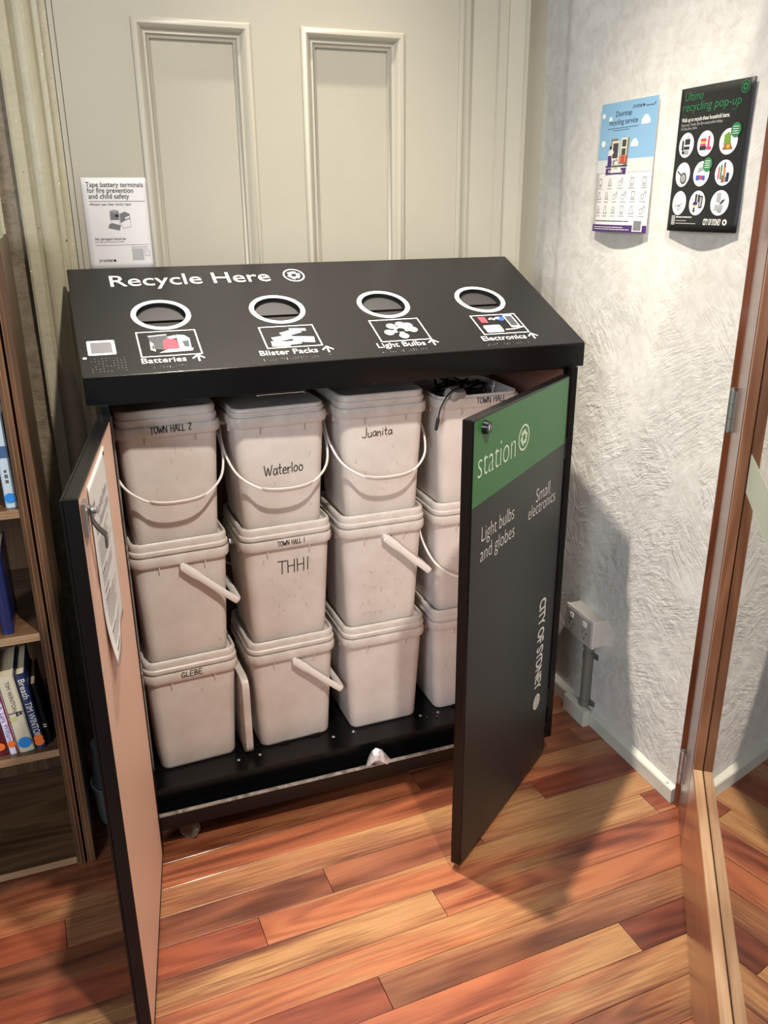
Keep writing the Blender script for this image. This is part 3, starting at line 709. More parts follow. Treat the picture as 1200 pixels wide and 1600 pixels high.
for (x, y, r, w, h, m) in ((.036, .080, -.1, .042, .022, cWh), (.046, .104, .2, .05, .02, cGy), (.094, .094, -.15, .05, .024, cWh), (.070, .126, .35, .05, .02, cWh), (.090, .138, -.1, .04, .012, cGy), (.066, .082, .1, .036, .016, cGy)):
    c, s = cos(r), sin(r); PP('blister_packs_picture', m, [(a+x+(i*w/2)*c-(j*h/2)*s, y+(i*w/2)*s+(j*h/2)*c) for i, j in ((-1, -1), (1, -1), (1, 1), (-1, 1))], .0009+x*.001)
    for q in range(5): P.disc('blister_packs_picture', LIGHTINK if m is cWh else cWh, a+x+(q-2)*w/5.5*c, y+(q-2)*w/5.5*s, .0028, .0013, 8)
a = BOX[2][0]
for (x, y, r) in ((.034, .100, 2.6), (.048, .128, 1.9), (.074, .134, 1.2), (.098, .108, -.3), (.066, .082, -1.6), (.092, .128, .6)):
    cx_, cy_ = a+.066, .108; hx_, hy_ = a+x, y
    P.disc('light_bulbs_picture', cWh, hx_, hy_, .0125, .001, 14, .0115); P.stroke('light_bulbs_picture', cWh, [(hx_, hy_), (cx_*.55+hx_*.45, cy_*.55+hy_*.45)], .012, .001)
    P.ring('light_bulbs_picture', LIGHTINK, hx_, hy_, .0125, .0115, .0013, 14); P.stroke('light_bulbs_picture', cGy, [(cx_*.4+hx_*.6, cy_*.4+hy_*.6), (cx_*.6+hx_*.4, cy_*.6+hy_*.4)], .008, .0012)
a = BOX[3][0]
PP('electronics_picture', cRd, [(a+.018, .120), (a+.036, .118), (a+.038, .146), (a+.018, .148)]); P.stroke('electronics_picture', cWh, [(a+.046, .134), (a+.052, .140), (a+.058, .132), (a+.064, .138)], .005)
P.disc('electronics_picture', C('blue', 40, 84, 180), a+.078, .136, .011); P.disc('electronics_picture', cWh, a+.070, .138, .005, .001)
PP('electronics_picture', cWh, rpts(a+.014, .072, a+.062, .106, .006)); P.frame('electronics_picture', cGy, a+.020, .078, a+.056, .100, .002, .0011)
PP('electronics_picture', cWh, rpts(a+.090, .090, a+.116, .152, .004)); P.rect('electronics_picture', cDk, a+.093, .098, a+.113, .145, .0011)
P.stroke('electronics_picture', cWh, [(a+.070, .082), (a+.098, .084), (a+.124, .092)], .0045)
P.flush()

# ---- station doors
def station_door(hx, ang, side):
    """side +1: right door (opens right), outer face towards local -y; hinge edge at local x=0, free edge at x=+-w"""
    return None
aR = radians(37.4009); aL = radians(98.5092); DW = .5489; Z0, Z1 = .020, 1.1401; TK = .026
# right door: local x from free edge to hinge, local -y is the outer face
uR = Vector((cos(aR), sin(aR), 0)); nR = Vector((sin(aR), -cos(aR), 0))
FR = Vector((W-IN-.02, FY, 0))-uR*DW
rd = empty('station_door', tuple(FR), aR); rd['label'] = 'right door with green band'
rd.parent = st; rd.matrix_parent_inverse = Matrix.Translation((-0.6, -0.2, 0))
box('door_shell', 0, DW-.003, 0, TK, Z0, Z1, BLACK, rd, .003)
PR = Print(lambda u, v, l: Vector((u, -l, v)), rd)
PR.poly('green_band', GREENP, [(.004, .950), (DW-.012, .966), (DW-.012, Z1-.004), (.004, Z1-.004)], .0004)
# one-piece dark vinyl below
DKV = mat('charcoal vinyl', srgb(28, 28, 27), 0.40)
PR.poly('charcoal_panel', DKV, [(.004, Z0+.004), (DW-.012, Z0+.004), (DW-.012, .9655), (.004, .9495)], .0004)
LETT = mat('pale green-white lettering', srgb(208, 226, 196), 0.5)
PR.text('station_lettering', LETT, 'station', .026, 1.010, .092, w=.192, thin=-.016)
PR.recycle('recycling_symbol', LETT, .264, 1.045, .031)
PR.text('category_lettering', WHITEP, 'Light bulbs', .056, .859, .052, w=.172, thin=-.014)
PR.text('category_lettering', WHITEP, 'and globes', .053, .812, .052, w=.182, thin=-.014)
PR.text('category_lettering', WHITEP, 'Small', .361, .856, .052, w=.090, thin=-.014)
PR.text('category_lettering', WHITEP, 'electronics', .317, .824, .050, w=.174, thin=-.014)
PR.text('city_lettering', WHITEP, 'CITY OF SYDNEY', .434, .558, .062, w=.280, thin=.020, rot=-pi/2, track=.95)
PR.disc('city_emblem', WHITEP, .455, .238, .0235)
PR.ring('city_emblem', DKV, .455, .238, .0165, .0148, .0009)
PR.text('city_emblem', DKV, 'CITY', .449, .251, .013, w=.026, rot=-pi/2, lift=.0011)
PR.flush()
G().cyl((.052, .001, 1.116), (.052, -.012, 1.116), .0155, 24, .0125).make('lock', BLACK, rd, True)
G().cyl((.052, -.012, 1.116), (.052, -.0135, 1.116), .0065, 20).make('lock_face', LIGHTINK, rd, True)
G().box(.0505, .0535, -.0142, -.0130, 1.110, 1.122).make('keyhole', BLACKM, rd)
box('inner_board', .012, DW-.014, TK, TK+.002, Z0+.012, Z1-.012, MDF, rd)
for z in (.2, .95):
    G().cyl((DW, .004, z-.03), (DW, .004, z+.03), .005, 10).make('door_hinge', BLACK, rd, True)
# left door: local x from hinge to free edge; local +y is the inner (pink) face
uL = Vector((cos(aL), -sin(aL), 0)); nL = Vector((sin(aL), cos(aL), 0))
ld = empty('station_door', (IN+.02, FY, 0), math.atan2(uL.y, uL.x)); ld['label'] = 'left door with pink-beige board inside'
ld.parent = st; ld.matrix_parent_inverse = Matrix.Translation((-0.6, -0.2, 0))
# local axes: x along uL; y = rotated +90deg; check which side nL is
SY = 1.0 if (Vector((-uL.y, uL.x, 0)).dot(nL) > 0) else -1.0
def lbox(name, s0, s1, t0, t1, z0, z1, m, bev=0.0):
    y0, y1 = sorted((SY*t0, SY*t1)); return box(name, s0, s1, y0, y1, z0, z1, m, ld, bev)
g = G()
def LB(g, s0, s1, t0, t1, z0, z1):
    y0, y1 = sorted((SY*t0, SY*t1)); g.box(s0, s1, y0, y1, z0, z1)
LB(g, .002, DW, -TK, -TK+.004, Z0, Z1)
lbox('door_shell', .003, DW, -TK, -TK+.004, Z0, Z1, BLACK, .001)
lbox('door_lip', .003, .034, -TK+.0045, .0015, Z0, Z1, BLACK, .001)
lbox('door_lip', DW-.004, DW, -TK+.0045, .0008, Z0, Z1, BLACK, .001)
lbox('door_lip', .0345, DW-.0045, -TK+.0045, .0005, Z1-.004, Z1, BLACK, .001)
lbox('door_lip', .0345, DW-.0045, -TK+.0045, .0005, Z0, Z0+.004, BLACK, .001)
lbox('inner_board', .0345, DW-.005, -TK+.005, -.001, Z0+.0045, Z1-.0045, MDF, .0005)
sx = DW-.060
G().cyl((sx, SY*-.001, 1.100), (sx, SY*.010, 1.100), .0085, 6).cyl((sx, SY*.010, 1.100), (sx, SY*.016, 1.100), .005, 12).make('lock_nut', STEEL, ld, True)
g = G(); cm = [(sx+.004, SY*.008, 1.108), (sx+.004, SY*.009, 1.085), (sx+.004, SY*.016, 1.072), (sx+.004, SY*.026, 1.060), (sx+.004, SY*.026, 1.040)]
for a, b in zip(cm[:-1], cm[1:]):
    g.add([(a[0]-.009, a[1]-.0015, a[2]), (a[0]+.009, a[1]-.0015, a[2]), (a[0]+.009, a[1]+.0015, a[2]), (a[0]-.009, a[1]+.0015, a[2]),
           (b[0]-.009, b[1]-.0015, b[2]), (b[0]+.009, b[1]-.0015, b[2]), (b[0]+.009, b[1]+.0015, b[2]), (b[0]-.009, b[1]+.0015, b[2])],
          [(0, 1, 5, 4), (1, 2, 6, 5), (2, 3, 7, 6), (3, 0, 4, 7), (0, 3, 2, 1), (4, 5, 6, 7)])
g.make('lock_cam', GREYST, ld)
G().box(sx+.012, sx+.040, min(0, SY*.006), max(0, SY*.006), 1.07, 1.125).make('strike_bracket', STEEL, ld, False, .001)
for z in (.2, .95):
    G().cyl((-.003, -.004*SY, z-.03), (-.003, -.004*SY, z+.03), .005, 10).make('door_hinge', BLACK, ld, True)

# ---- notice stuck inside the left door (hangs on the door: a thing of its own)
doorM = Matrix.Translation((IN+.02, FY, 0)) @ Matrix.Rotation(math.atan2(uL.y, uL.x), 4, 'Z')
def PFn(u, v, l):   # u from free-edge side, v up; curls off the board near the bottom free corner
    s = .446-u; z = .793+v-(.016)*(1-v/.33)*u/.25
    curl = .013*max(0, 1-v/.12)**2*max(0, 1-u/.20)+.002*sin(u*22)*max(0, .34-v)*3
    z += curl*.25
    return doorM @ Vector((s, SY*(.0012+curl+l), z))
pn = G(); nu, nvv = 12, 24; LW, LH = .250, .333
vs = [PFn(LW*i/nu, LH*j/nvv, 0) for j in range(nvv+1) for i in range(nu+1)]
pn.add(vs, [(j*(nu+1)+i, j*(nu+1)+i+1, (j+1)*(nu+1)+i+1, (j+1)*(nu+1)+i) for j in range(nvv) for i in range(nu)])
pno = pn.make('paper_notice', PAPER, None, True); so = pno.modifiers.new('s', 'SOLIDIFY'); so.thickness = .0003
tag(pno, label='white printed instruction sheet curling off the inside of the open left door', cat='notice')
P = Print(PFn, pno); rl = random.Random(21)
P.text('logo_lettering', INK, 'CITY OF', .018, .285, .014, w=.03, thin=.02, line=.7); P.text('logo_lettering', INK, 'SYDNEY', .018, .273, .014, w=.03, thin=.02)
P.text('heading_lettering', GREYINK, 'Recycling Station', .060, .262, .024, w=.16); P.text('heading_lettering', GREYINK, 'Quick Reference Guide', .030, .238, .024, w=.19)
v = .222
while v > .018:
    if rl.random() < .12: v -= .008; P.lines('small_print', INK, .030, v, .09, .0032, rl); v -= .007; continue
    P.lines('small_print', GREYINK, .030, v, rl.uniform(.15, .215), .0022, rl); v -= .0068
P.flush()
G().cyl(doorM @ Vector((.215, 0, 1.117)), doorM @ Vector((.215, SY*.003, 1.117)), .004, 10).make('pin', CHIPD, pno, True)

# ================================================================ BUCKETS
def rl_(w, d, r, z, n=5):
    out = []
    for cx, cy, a0 in ((w/2-r, -d/2+r, -pi/2), (w/2-r, d/2-r, 0), (-w/2+r, d/2-r, pi/2), (-w/2+r, -d/2+r, pi)):
        out += [(cx+r*cos(a0+pi/2*i/n), cy+r*sin(a0+pi/2*i/n), z) for i in range(n+1)]
    return out
BH = .3173       # pitch of the stack
def body_w(z): return .199+.027*min(1, z/.275)
def bucket_meshes():
    g = G(); lo = [rl_(.188, .188, .018, 0.0), rl_(.196, .196, .022, .003), rl_(.200, .200, .024, .010)]
    lo += [rl_(body_w(z), body_w(z), .026, z) for z in (.06, .12, .18, .24, .285)]
    lo += [rl_(body_w(z)-.005, body_w(z)-.005, .024, z) for z in (.285, .2, .1, .012)]
    g.loft(lo, True, True)
    ribs = G()
    for sx_ in (-.055, .055):
        for k in range(4):
            c, s = cos(k*pi/2), sin(k*pi/2)
            y = -.1135
            ribs.box(sx_-.0012, sx_+.0012, y-.004, y+.004, .252, .276, xf=lambda v, c=c, s=s: Vector((v.x*c-v.y*s, v.x*s+v.y*c, v.z)))
    rim = G(); rim.loft([rl_(.226, .226, .026, .268), rl_(.237, .237, .030, .268), rl_(.241, .241, .031, .273), rl_(.241, .241, .031, .289), rl_(.237, .237, .030, .293), rl_(.227, .227, .026, .2935), rl_(.227, .227, .026, .3003), rl_(.2285, .2285, .026, .268)], False, False)
    lid = G(); lid.loft([rl_(.228, .228, .027, .2985), rl_(.2385, .2385, .030, .2985), rl_(.2395, .2395, .030, .302), rl_(.2385, .2385, .030, .307), rl_(.2325, .2325, .029, .310), rl_(.2345, .2345, .030, .322), rl_(.231, .231, .029, .328), rl_(.226, .226, .027, .330), rl_(.221, .221, .026, .329), rl_(.218, .218, .025, .3168), rl_(.10, .10, .02, .3170)], True, True)
    cap = G(); cap.loft([rl_(.222, .222, .026, .2985), rl_(.230, .230, .028, .2985), rl_(.232, .232, .029, .302), rl_(.231, .231, .029, .309), rl_(.226, .226, .028, .3105), rl_(.227, .227, .028, .322), rl_(.2245, .2245, .028, .3255), rl_(.219, .219, .026, .3270), rl_(.214, .214, .025, .3262), rl_(.10, .10, .02, .3262)], True, True)
    return g, ribs, rim, lid, cap
_b = bucket_meshes()
def mesh_of(g, name, m, smooth=True, bev=0):
    o = g.make(name, m, None, smooth); me = o.data; bpy.data.objects.remove(o); return me
ME = {'body': mesh_of(_b[0], 'bucket_body', BUCKET), 'ribs': mesh_of(_b[1], 'ribs', BUCKET, False), 'rim': mesh_of(_b[2], 'rim', BUCKETL), 'lid': mesh_of(_b[3], 'lid', BUCKETL), 'cap': mesh_of(_b[4], 'cap', BUCKETL)}
def handle(parent, ang, kind, swing=1.0):
    """ang: direction the bail hangs to (radians, 0 = front, pi/2 = right, -pi/2 = left)"""
    if kind == 'wire':
        sh = [(.1245, 0), (.130, .05), (.128, .10), (.114, .150), (.086, .184), (.05, .204), (.0, .2095)]
        hor, ver = .148, .160
    else:
        sh = [(.1245, 0), (.1265, .07), (.1268, .158), (.120, .174), (.080, .180), (.0, .181)]
        h_, v_ = .1335/.181, .122/.181
    if kind == 'wire': h_, v_ = .152/.2095, .144/.2095
    z0 = .262
    full = [(x, t) for x, t in sh]+[(-x, t) for x, t in sh[-2::-1]]
    pts = catmull([(x, -t*h_, z0-t*v_) for x, t in full], 5)
    c, s = cos(ang), sin(ang)
    rot = lambda p: Vector((p.x*c-p.y*s, p.x*s+p.y*c, p.z))
    pts = [rot(p) for p in pts]
    if kind == 'wire':
        o = G().tube(pts, .0030, 8).make('bail_handle', GRIP, parent, True)
        n = len(pts); gp = pts[int(n*.39):int(n*.61)+1]
        G().tube(gp, [.0035]+[.0085]*(len(gp)-2)+[.0035], 10, .45).make('grip', GRIP, o, True)
    else:
        wv = rot(Vector((0, -v_, h_)))
        o = G().tube(pts, [.0088 if 3 < i_ < len(pts)-4 else .011 for i_ in range(len(pts))], 10, .34, wide=tuple(wv)).make('bail_handle', GRIP, parent, True)
    for sgn in (-1, 1):
        a = rot(Vector((sgn*.112, 0, z0))); b = rot(Vector((sgn*.1265, 0, z0)))
        G().cyl(a, b, .0075, 12).make('handle_pivot', GRIP, parent, True)
def bucket(x, y, z, rz, label, lidded=True, hd=None, marks=(), notches=False, seed=0, scuffs=6, cap=0.0):
    r = empty('bucket', (x, y, z), rz, label=label, cat='bucket', group='square lidded buckets stacked in the station')
    for nme in ('body', 'rim'): link(nme if nme == 'rim' else 'bucket_body', ME[nme], None, r)
    link('ribs', ME['ribs'], None, r)
    if cap:
        o = link('bucket_lid', ME['cap'], None, r); o.scale.z = cap; o.location.z = .2985*(1-cap)
    elif lidded: link('bucket_lid', ME['lid'], None, r)
    if hd: handle(r, hd[0], hd[1])
    def FB(u, v, l): return Vector((u, -body_w(v)/2-l, v))
    def FRm(u, v, l): return Vector((u, -.1205-l, v))
    for (where, s, u, v, h, w, sl, th) in marks:
        p = Print(FB if where == 'face' else FRm, r); handwrite(p, s, u, v, h, w, slope=sl, thick=th, seed=seed); p.flush()
    rs = random.Random(seed+50); p = Print(FB, r)
    for i in range(scuffs):
        u, v = rs.uniform(-.085, .085), rs.uniform(.02, .24); a = rs.uniform(.6, 2.2); l = rs.uniform(.002, .010)
        q = [(u, v), (u+l*cos(a), v+l*sin(a)), (u+l*1.7*cos(a+.5), v+l*1.7*sin(a+.5))]
        p.stroke('scuff_marks', SCUFF, q, rs.uniform(.0004, .0010), .0003)
    if notches:
        for u in (-.035, .055): p.poly('base_notch', BLACKM, [(u-.017, .000), (u-.012, .008), (u+.012, .008), (u+.017, .000)], .0035)
    p.flush()
    return r
T0 = .150; YC = .209
cx1, cx2, cx3, cx4 = .165, .432, .693, .957
Z = [T0, T0+BH, T0+2*BH]
bucket(cx1, YC+.003, Z[2], radians(3.4), 'off-white bucket with TOWN HALL 2 written on its rim, top of the left stack', hd=(0, 'wire'), cap=1.15, marks=[('rim', 'TOWN HALL 2', -.044, .277, .016, .095, .02, .0019)], seed=1)
bucket(cx1, YC+.003, Z[1], radians(3.4), 'off-white bucket in the middle of the left stack, strap handle slanting to the right', hd=(pi/2, 'strap'), seed=2, scuffs=2)
bucket(cx1, YC+.003, Z[0], radians(3.4), 'off-white bucket with GLEBE written on its rim, bottom of the left stack', marks=[('rim', 'GLEBE', -.030, .277, .015, .055, .02, .0019)], seed=3, scuffs=2)
bucket(cx2-.004, YC+.004, Z[2], radians(2.5), 'off-white bucket marked Waterloo with hanging wire handle, top of the second stack', hd=(0, 'wire'), cap=.55, marks=[('face', 'Waterloo', -.046, .144, .026, .100, .02, .0022)], seed=4)
bucket(cx2, YC+.006, Z[1], radians(2.5), 'off-white bucket with THH1 on its face and TOWN HALL 1 on its rim', hd=(pi, 'wire'), marks=[('face', 'THH1', -.030, .195, .036, .088, 0.0, .0024), ('rim', 'TOWN HALL 1', -.030, .276, .013, .072, .02, .0016)], seed=5, scuffs=16)
bucket(cx2, YC+.006, Z[0], radians(2.5), 'off-white bucket at the bottom of the second stack, strap handle slanting right, notched base', hd=(pi/2, 'strap'), notches=True, seed=6, scuffs=4)
bucket(cx3, YC, Z[2], radians(.8), 'off-white bucket marked Juanita, top of the third stack', hd=(0, 'wire'), cap=.95, marks=[('face', 'Juanita', -.058, .216, .020, .082, .03, .0021)], seed=7, scuffs=10)
bucket(cx3-.002, YC, Z[1], radians(.8), 'scuffed off-white bucket in the middle of the third stack, under the Juanita bucket', hd=(pi/2, 'strap'), seed=8, scuffs=26)
bucket(cx3, YC-.003, Z[0], radians(.8), 'clean off-white bucket without visible handle, bottom of the third stack', seed=9, scuffs=3)
b10 = bucket(cx4+.004, YC+.002, Z[2], 0, 'open off-white bucket full of black cables, top of the right stack', lidded=False, marks=[('rim', 'TOWN HALL', -.014, .277, .015, .085, .02, .0018)], seed=10)
bucket(cx4, YC+.002, Z[1], 0, 'off-white bucket with hanging wire handle beside the green door, middle of the right stack', hd=(0, 'wire'), seed=11)
bucket(cx4-.002, YC+.002, Z[0], 0, 'off-white bucket partly hidden by the open door, bottom of the right stack', notches=True, seed=12)

# spare lid standing on edge between the first two stacks
sl = G().loft([rl_(.225, .225, .027, 0), rl_(.232, .232, .030, .0005), rl_(.234, .234, .030, .004), rl_(.2335, .2335, .029, .012), rl_(.2345, .2345, .030, .018), rl_(.231, .231, .029, .0195), rl_(.221, .221, .026, .019), rl_(.218, .218, .025, .010), rl_(.10, .10, .02, .010)], True, True)
slo = sl.make('bucket_lid', BUCKETL, None, True)
slo.matrix_world = Matrix.Translation((.286, .205, T0+.118)) @ Matrix.Rotation(radians(3), 4, 'Z') @ Matrix.Rotation(radians(90), 4, 'Y') @ Matrix.Scale(1, 4)
slo.name = 'spare_lid'; tag(slo, label='spare off-white square bucket lid standing on edge between the first two stacks', cat='lid')

# cables heaped in the open bucket, plus one lead hanging over its rim
rcb = random.Random(4)
zt_ = Z[2]+.285
for k in range(9):
    pts = []; cx_, cy_ = cx4+.004+rcb.uniform(-.04, .04), YC+rcb.uniform(-.03, .04); rad = rcb.uniform(.03, .055); ph = rcb.uniform(0, 6)
    for i in range(16):
        a = ph+i*.42; pts.append((cx_+rad*cos(a), cy_+rad*sin(a)*.9, min(zt_+.035, zt_-.012+k*.0045+.010*sin(i*.9+k))))
    o = G().tube(catmull(pts, 3), rcb.uniform(.0025, .004), 7).make('coiled_cable', CABLE, None, True)
    tag(o, label='black coiled cable heaped in the open bucket at the top right', cat='cable', group='cables in the open bucket')
ad_ = G().loft([rl_(.05, .036, .010, 0), rl_(.056, .042, .012, .006), rl_(.056, .042, .012, .020), rl_(.046, .032, .010, .028)], True, True).make('charger', mat('grey charger plastic', srgb(150, 148, 142), .35), None, True)
ad_.location = (.893, .115, zt_+.004); ad_.rotation_euler = (.35, .1, .4)
tag(ad_, label='grey rounded charger on the black cables at the left rim of the open bucket', cat='charger')
hc = empty('hanging_lead', (.90, .10, 1.10), label='thin black lead with jack plug hanging over the open bucket rim', cat='cable')
hcpts = catmull([(.925, .150, 1.085), (.912, .112, 1.100), (.893, .088, 1.107), (.866, .0815, 1.098), (.843, .0795, 1.066), (.835, .0795, 1.036)], 5)
tr_ = lambda ps: [tuple(Vector(p)-Vector((.90, .10, 1.10))) for p in ps]
G().tube(tr_(hcpts), .0021, 8).make('cord', CABLE, hc, True)
G().tube(tr_([(.835, .0795, 1.038), (.834, .0795, 1.030), (.829, .0795, 1.006)]), [.003, .0050, .0042], 10).make('plug_body', CABLE, hc, True)
G().tube(tr_([(.829, .0795, 1.006), (.8255, .0795, .990)]), .0018, 8).make('jack_tip', STEEL, hc, True)

# crumpled foil on the worn rail
fg = G(); rf = random.Random(2); nn = 12; rings = []
for j in range(9):
    t = j/8; r = .006+.026*sin(pi*t)**.7
    rings.append([(.598+.072*t, -.010+r*cos(2*pi*i/nn)*rf.uniform(.55, 1.0)*.7, .1095+r*.7+r*sin(2*pi*i/nn)*rf.uniform(.5, 1.05)*.85+(.008*sin(t*5))) for i in range(nn)])
rings = [[(x, y, max(z-.006, .1088)) for x, y, z in q] for q in rings]
fo = fg.loft(rings).make('crumpled_foil', FOIL)
tag(fo, label='crumpled silver foil scrap on the worn rail below the buckets', cat='foil')

# ================================================================ WALL NOTICES
rp = random.Random(9)
# battery notice on the old door
def FA(u, v, l): return Vector((.060+u, YD-.0035-l-(.003*sin(u*30)*0), 1.390+v))
AW, AH = .157, .222
bn = empty('battery_notice', (.1385, YD, 1.39), label='white battery safety notice on the cream door, upper left behind the station', cat='notice')
def bp(o): o.matrix_parent_inverse = Matrix.Translation((-.1385, -YD, -1.39)); return o
# the sheet clings to the door leaf and laps over the moulding
def sheet(name, f, w, h, m, parent, nu=10, nv_=12, th=.0003):
    g = G(); vs = [f(w*i/nu, h*j/nv_, 0) for j in range(nv_+1) for i in range(nu+1)]
    g.add(vs, [(j*(nu+1)+i, j*(nu+1)+i+1, (j+1)*(nu+1)+i+1, (j+1)*(nu+1)+i) for j in range(nv_) for i in range(nu)])
    o = mesh(name, g.v, g.f, m, parent, True); so = o.modifiers.new('s', 'SOLIDIFY'); so.thickness = th; so.offset = 0; return o
def mv(pr, inv):      # flush with a parent inverse
    before = set(bpy.data.objects); pr.flush()
    for o in set(bpy.data.objects)-before: o.matrix_parent_inverse = inv
INV = Matrix.Translation((-.1385, -YD, -1.39))
bp(sheet('paper', FA, AW, AH, PAPER, bn))
P = Print(FA, bn)
P.text('heading_lettering', INK, 'Tape battery terminals', .010, .2005, .0165, w=.137, thin=.006)
P.text('heading_lettering', INK, 'for fire prevention', .012, .1870, .0165, w=.110, thin=.006)
P.text('heading_lettering', INK, 'and child safety', .014, .1735, .0165, w=.097, thin=.006)
P.rect('rule', INK, .014, .1665, .148, .1675)
P.text('subheading', INK, 'Always use clear sticky tape', .015, .1575, .0085, w=.098, thin=.002)
P.poly('battery_picture', GREYINK, [(.053, .104), (.080, .098), (.084, .110), (.064, .116), (.056, .113)], .0007)
P.rect('battery_picture', GREYINK, .060, .124, .082, .143, .0008); P.disc('battery_picture', C('mid grey', 140, 140, 140), .071, .143, .011, .0010, 20, .004)
P.rect('battery_picture', INK, .072, .130, .080, .136, .0009); P.frame('battery_picture', GREYINK, .061, .108, .082, .124, .0006, .0009)
P.poly('battery_picture', GREYINK, [(.084, .116), (.096, .122), (.108, .126), (.108, .137), (.096, .143), (.083, .137)], .0008)
P.poly('battery_picture', cWh, [(.096, .124), (.107, .128), (.107, .133), (.096, .129)], .0010)
P.stroke('battery_picture', GREYINK, [(.084, .116), (.090, .103), (.108, .107), (.108, .126)], .0007)
P.text('subheading', INK, 'No damaged batteries', .018, .0755, .0085, w=.074, thin=.004)
P.text('subheading', GREYINK, 'Scan QR code to dispose of safely', .018, .0695, .0055, w=.070)
P.rect('rule', INK, .018, .0625, .148, .0632)
P.rect('code_area', LIGHTINK, .1045, .026, .1330, .054); P.lines('small_print', GREYINK, .104, .0565, .146, .0014, rp)
P.stroke('letter_mark', GREYINK, [(.136, .036), (.136, .053), (.144, .052), (.147, .047), (.146, .044), (.1485, .041), (.147, .036), (.136, .036)], .0008)
P.disc('letter_mark', INK, .140, .047, .0012); P.disc('letter_mark', INK, .140, .0405, .0008)
P.text('logo_lettering', INK, 'CITY OF SYDNEY', .022, .0225, .0085, w=.034, thin=.02); P.disc('logo_lettering', INK, .060, .0255, .0032)
mv(P, INV)

# posters on the right wall: u from left (far) to right (near), so y decreases with u
def wall_map(ya, yb, z0, z1, bow, liftx=.007):
    w = ya-yb; h = z1-z0
    def f(u, v, l):
        q = max(0, 1-v/h); b = bow*(q**2)*(0.25+0.75*sin(pi*min(1, max(0, u/w))))+.003*sin(3.1*u/w)+.012*(1-q)*max(0, u/w-.75)*0
        return Vector((XR-liftx-b-l, ya-u, z0+v))
    return f, w, h
fB, wB, hB = wall_map(.266, .031, 1.473, 1.787, .010)
pb = sheet('poster', fB, wB, hB, PAPER, None, 14, 16); tag(pb, label='pale blue doorstep recycling poster on the white plaster wall', cat='poster')
P = Print(fB, pb)
SKY = C('sky blue', 132, 176, 206); PUR = C('purple', 70, 40, 104); PGR = C('pale grey', 208, 208, 204); NAVY = C('navy', 24, 44, 72)
P.rect('sky_background', SKY, 0, .178, wB, hB, .0006, 14, 8)
P.rect('ground_background', PGR, 0, .146, wB, .178, .0006, 14, 2)
for (u, v, s) in ((.006, .285, .016), (.046, .275, .009), (.194, .262, .018), (.012, .218, .020), (.158, .212, .016)):
    for du, dv, rr_ in ((-.4, 0, .5), (0, .25, .65), (.45, 0, .5)):
        if u+du*s-rr_*s < 0: continue
        P.disc('cloud', C('cloud white', 226, 232, 238), u+du*s, v+dv*s, rr_*s, .0010, 14, rr_*s*.8)
    if u > .02: P.rect('cloud', C('cloud white', 226, 232, 238), u-.9*s, v-.42*s, u+.95*s, v, .0010)
P.text('heading_lettering', NAVY, 'Doorstep', .068, .280, .018, w=.068, thin=.006, shear=.12)
P.text('heading_lettering', NAVY, 'recycling service', .040, .261, .018, w=.122, thin=.006, shear=.12)
P.lines('small_print', NAVY, .036, .2515, .166, .0016, rp); P.lines('small_print', NAVY, .060, .2465, .132, .0016, rp)
P.text('logo_lettering', NAVY, 'CITY OF SYDNEY', .138, .294, .0095, w=.038, thin=.02); P.disc('logo_lettering', NAVY, .181, .2975, .0035); P.lines('logo_lettering', NAVY, .190, .2945, .222, .0022, rp); P.disc('logo_lettering', NAVY, .222, .302, .003, ry=.005)
P.rect('house_picture', C('stone', 120, 116, 108), .058, .164, .136, .228, .0010); P.frame('house_picture', C('cream', 216, 208, 180), .064, .176, .098, .222, .005, .0014); P.rect('house_picture', cDk, .069, .176, .093, .217, .0012)
P.frame('house_picture', C('cream', 216, 208, 180), .104, .182, .130, .228, .0045, .0014); P.rect('house_picture', cDk, .108, .186, .126, .224, .0012); P.rect('house_picture', C('cream', 216, 208, 180), .104, .203, .130, .207, .0015)
P.rect('house_picture', C('brick red', 168, 74, 56), .102, .168, .132, .186, .0016); P.rect('house_picture', C('orange', 230, 130, 90), .104, .170, .108, .188, .0018); P.rect('house_picture', C('orange', 230, 130, 90), .124, .170, .128, .188, .0018)
P.ring('house_picture', cGy, .090, .168, .011, .0095, .0018, 16)
P.rect('house_picture', PUR, .050, .160, .066, .190, .0018); P.poly('house_picture', cWh, [(.050, .188), (.068, .188), (.076, .196), (.064, .204), (.052, .200)], .0020); P.disc('house_picture', INK, .058, .207, .0045, .0020, 10); P.rect('house_picture', cWh, .070, .162, .075, .180, .0019)
P.rect('house_picture', INK, .042, .1605, .138, .1635, .0019)
P.rect('purple_label', PUR, .044, .142, .134, .157, .0012); P.text('purple_label_lettering', WHITEP, 'What we collect', .056, .1455, .0115, w=.066, thin=.006, lift=.0018)
ico = random.Random(6)
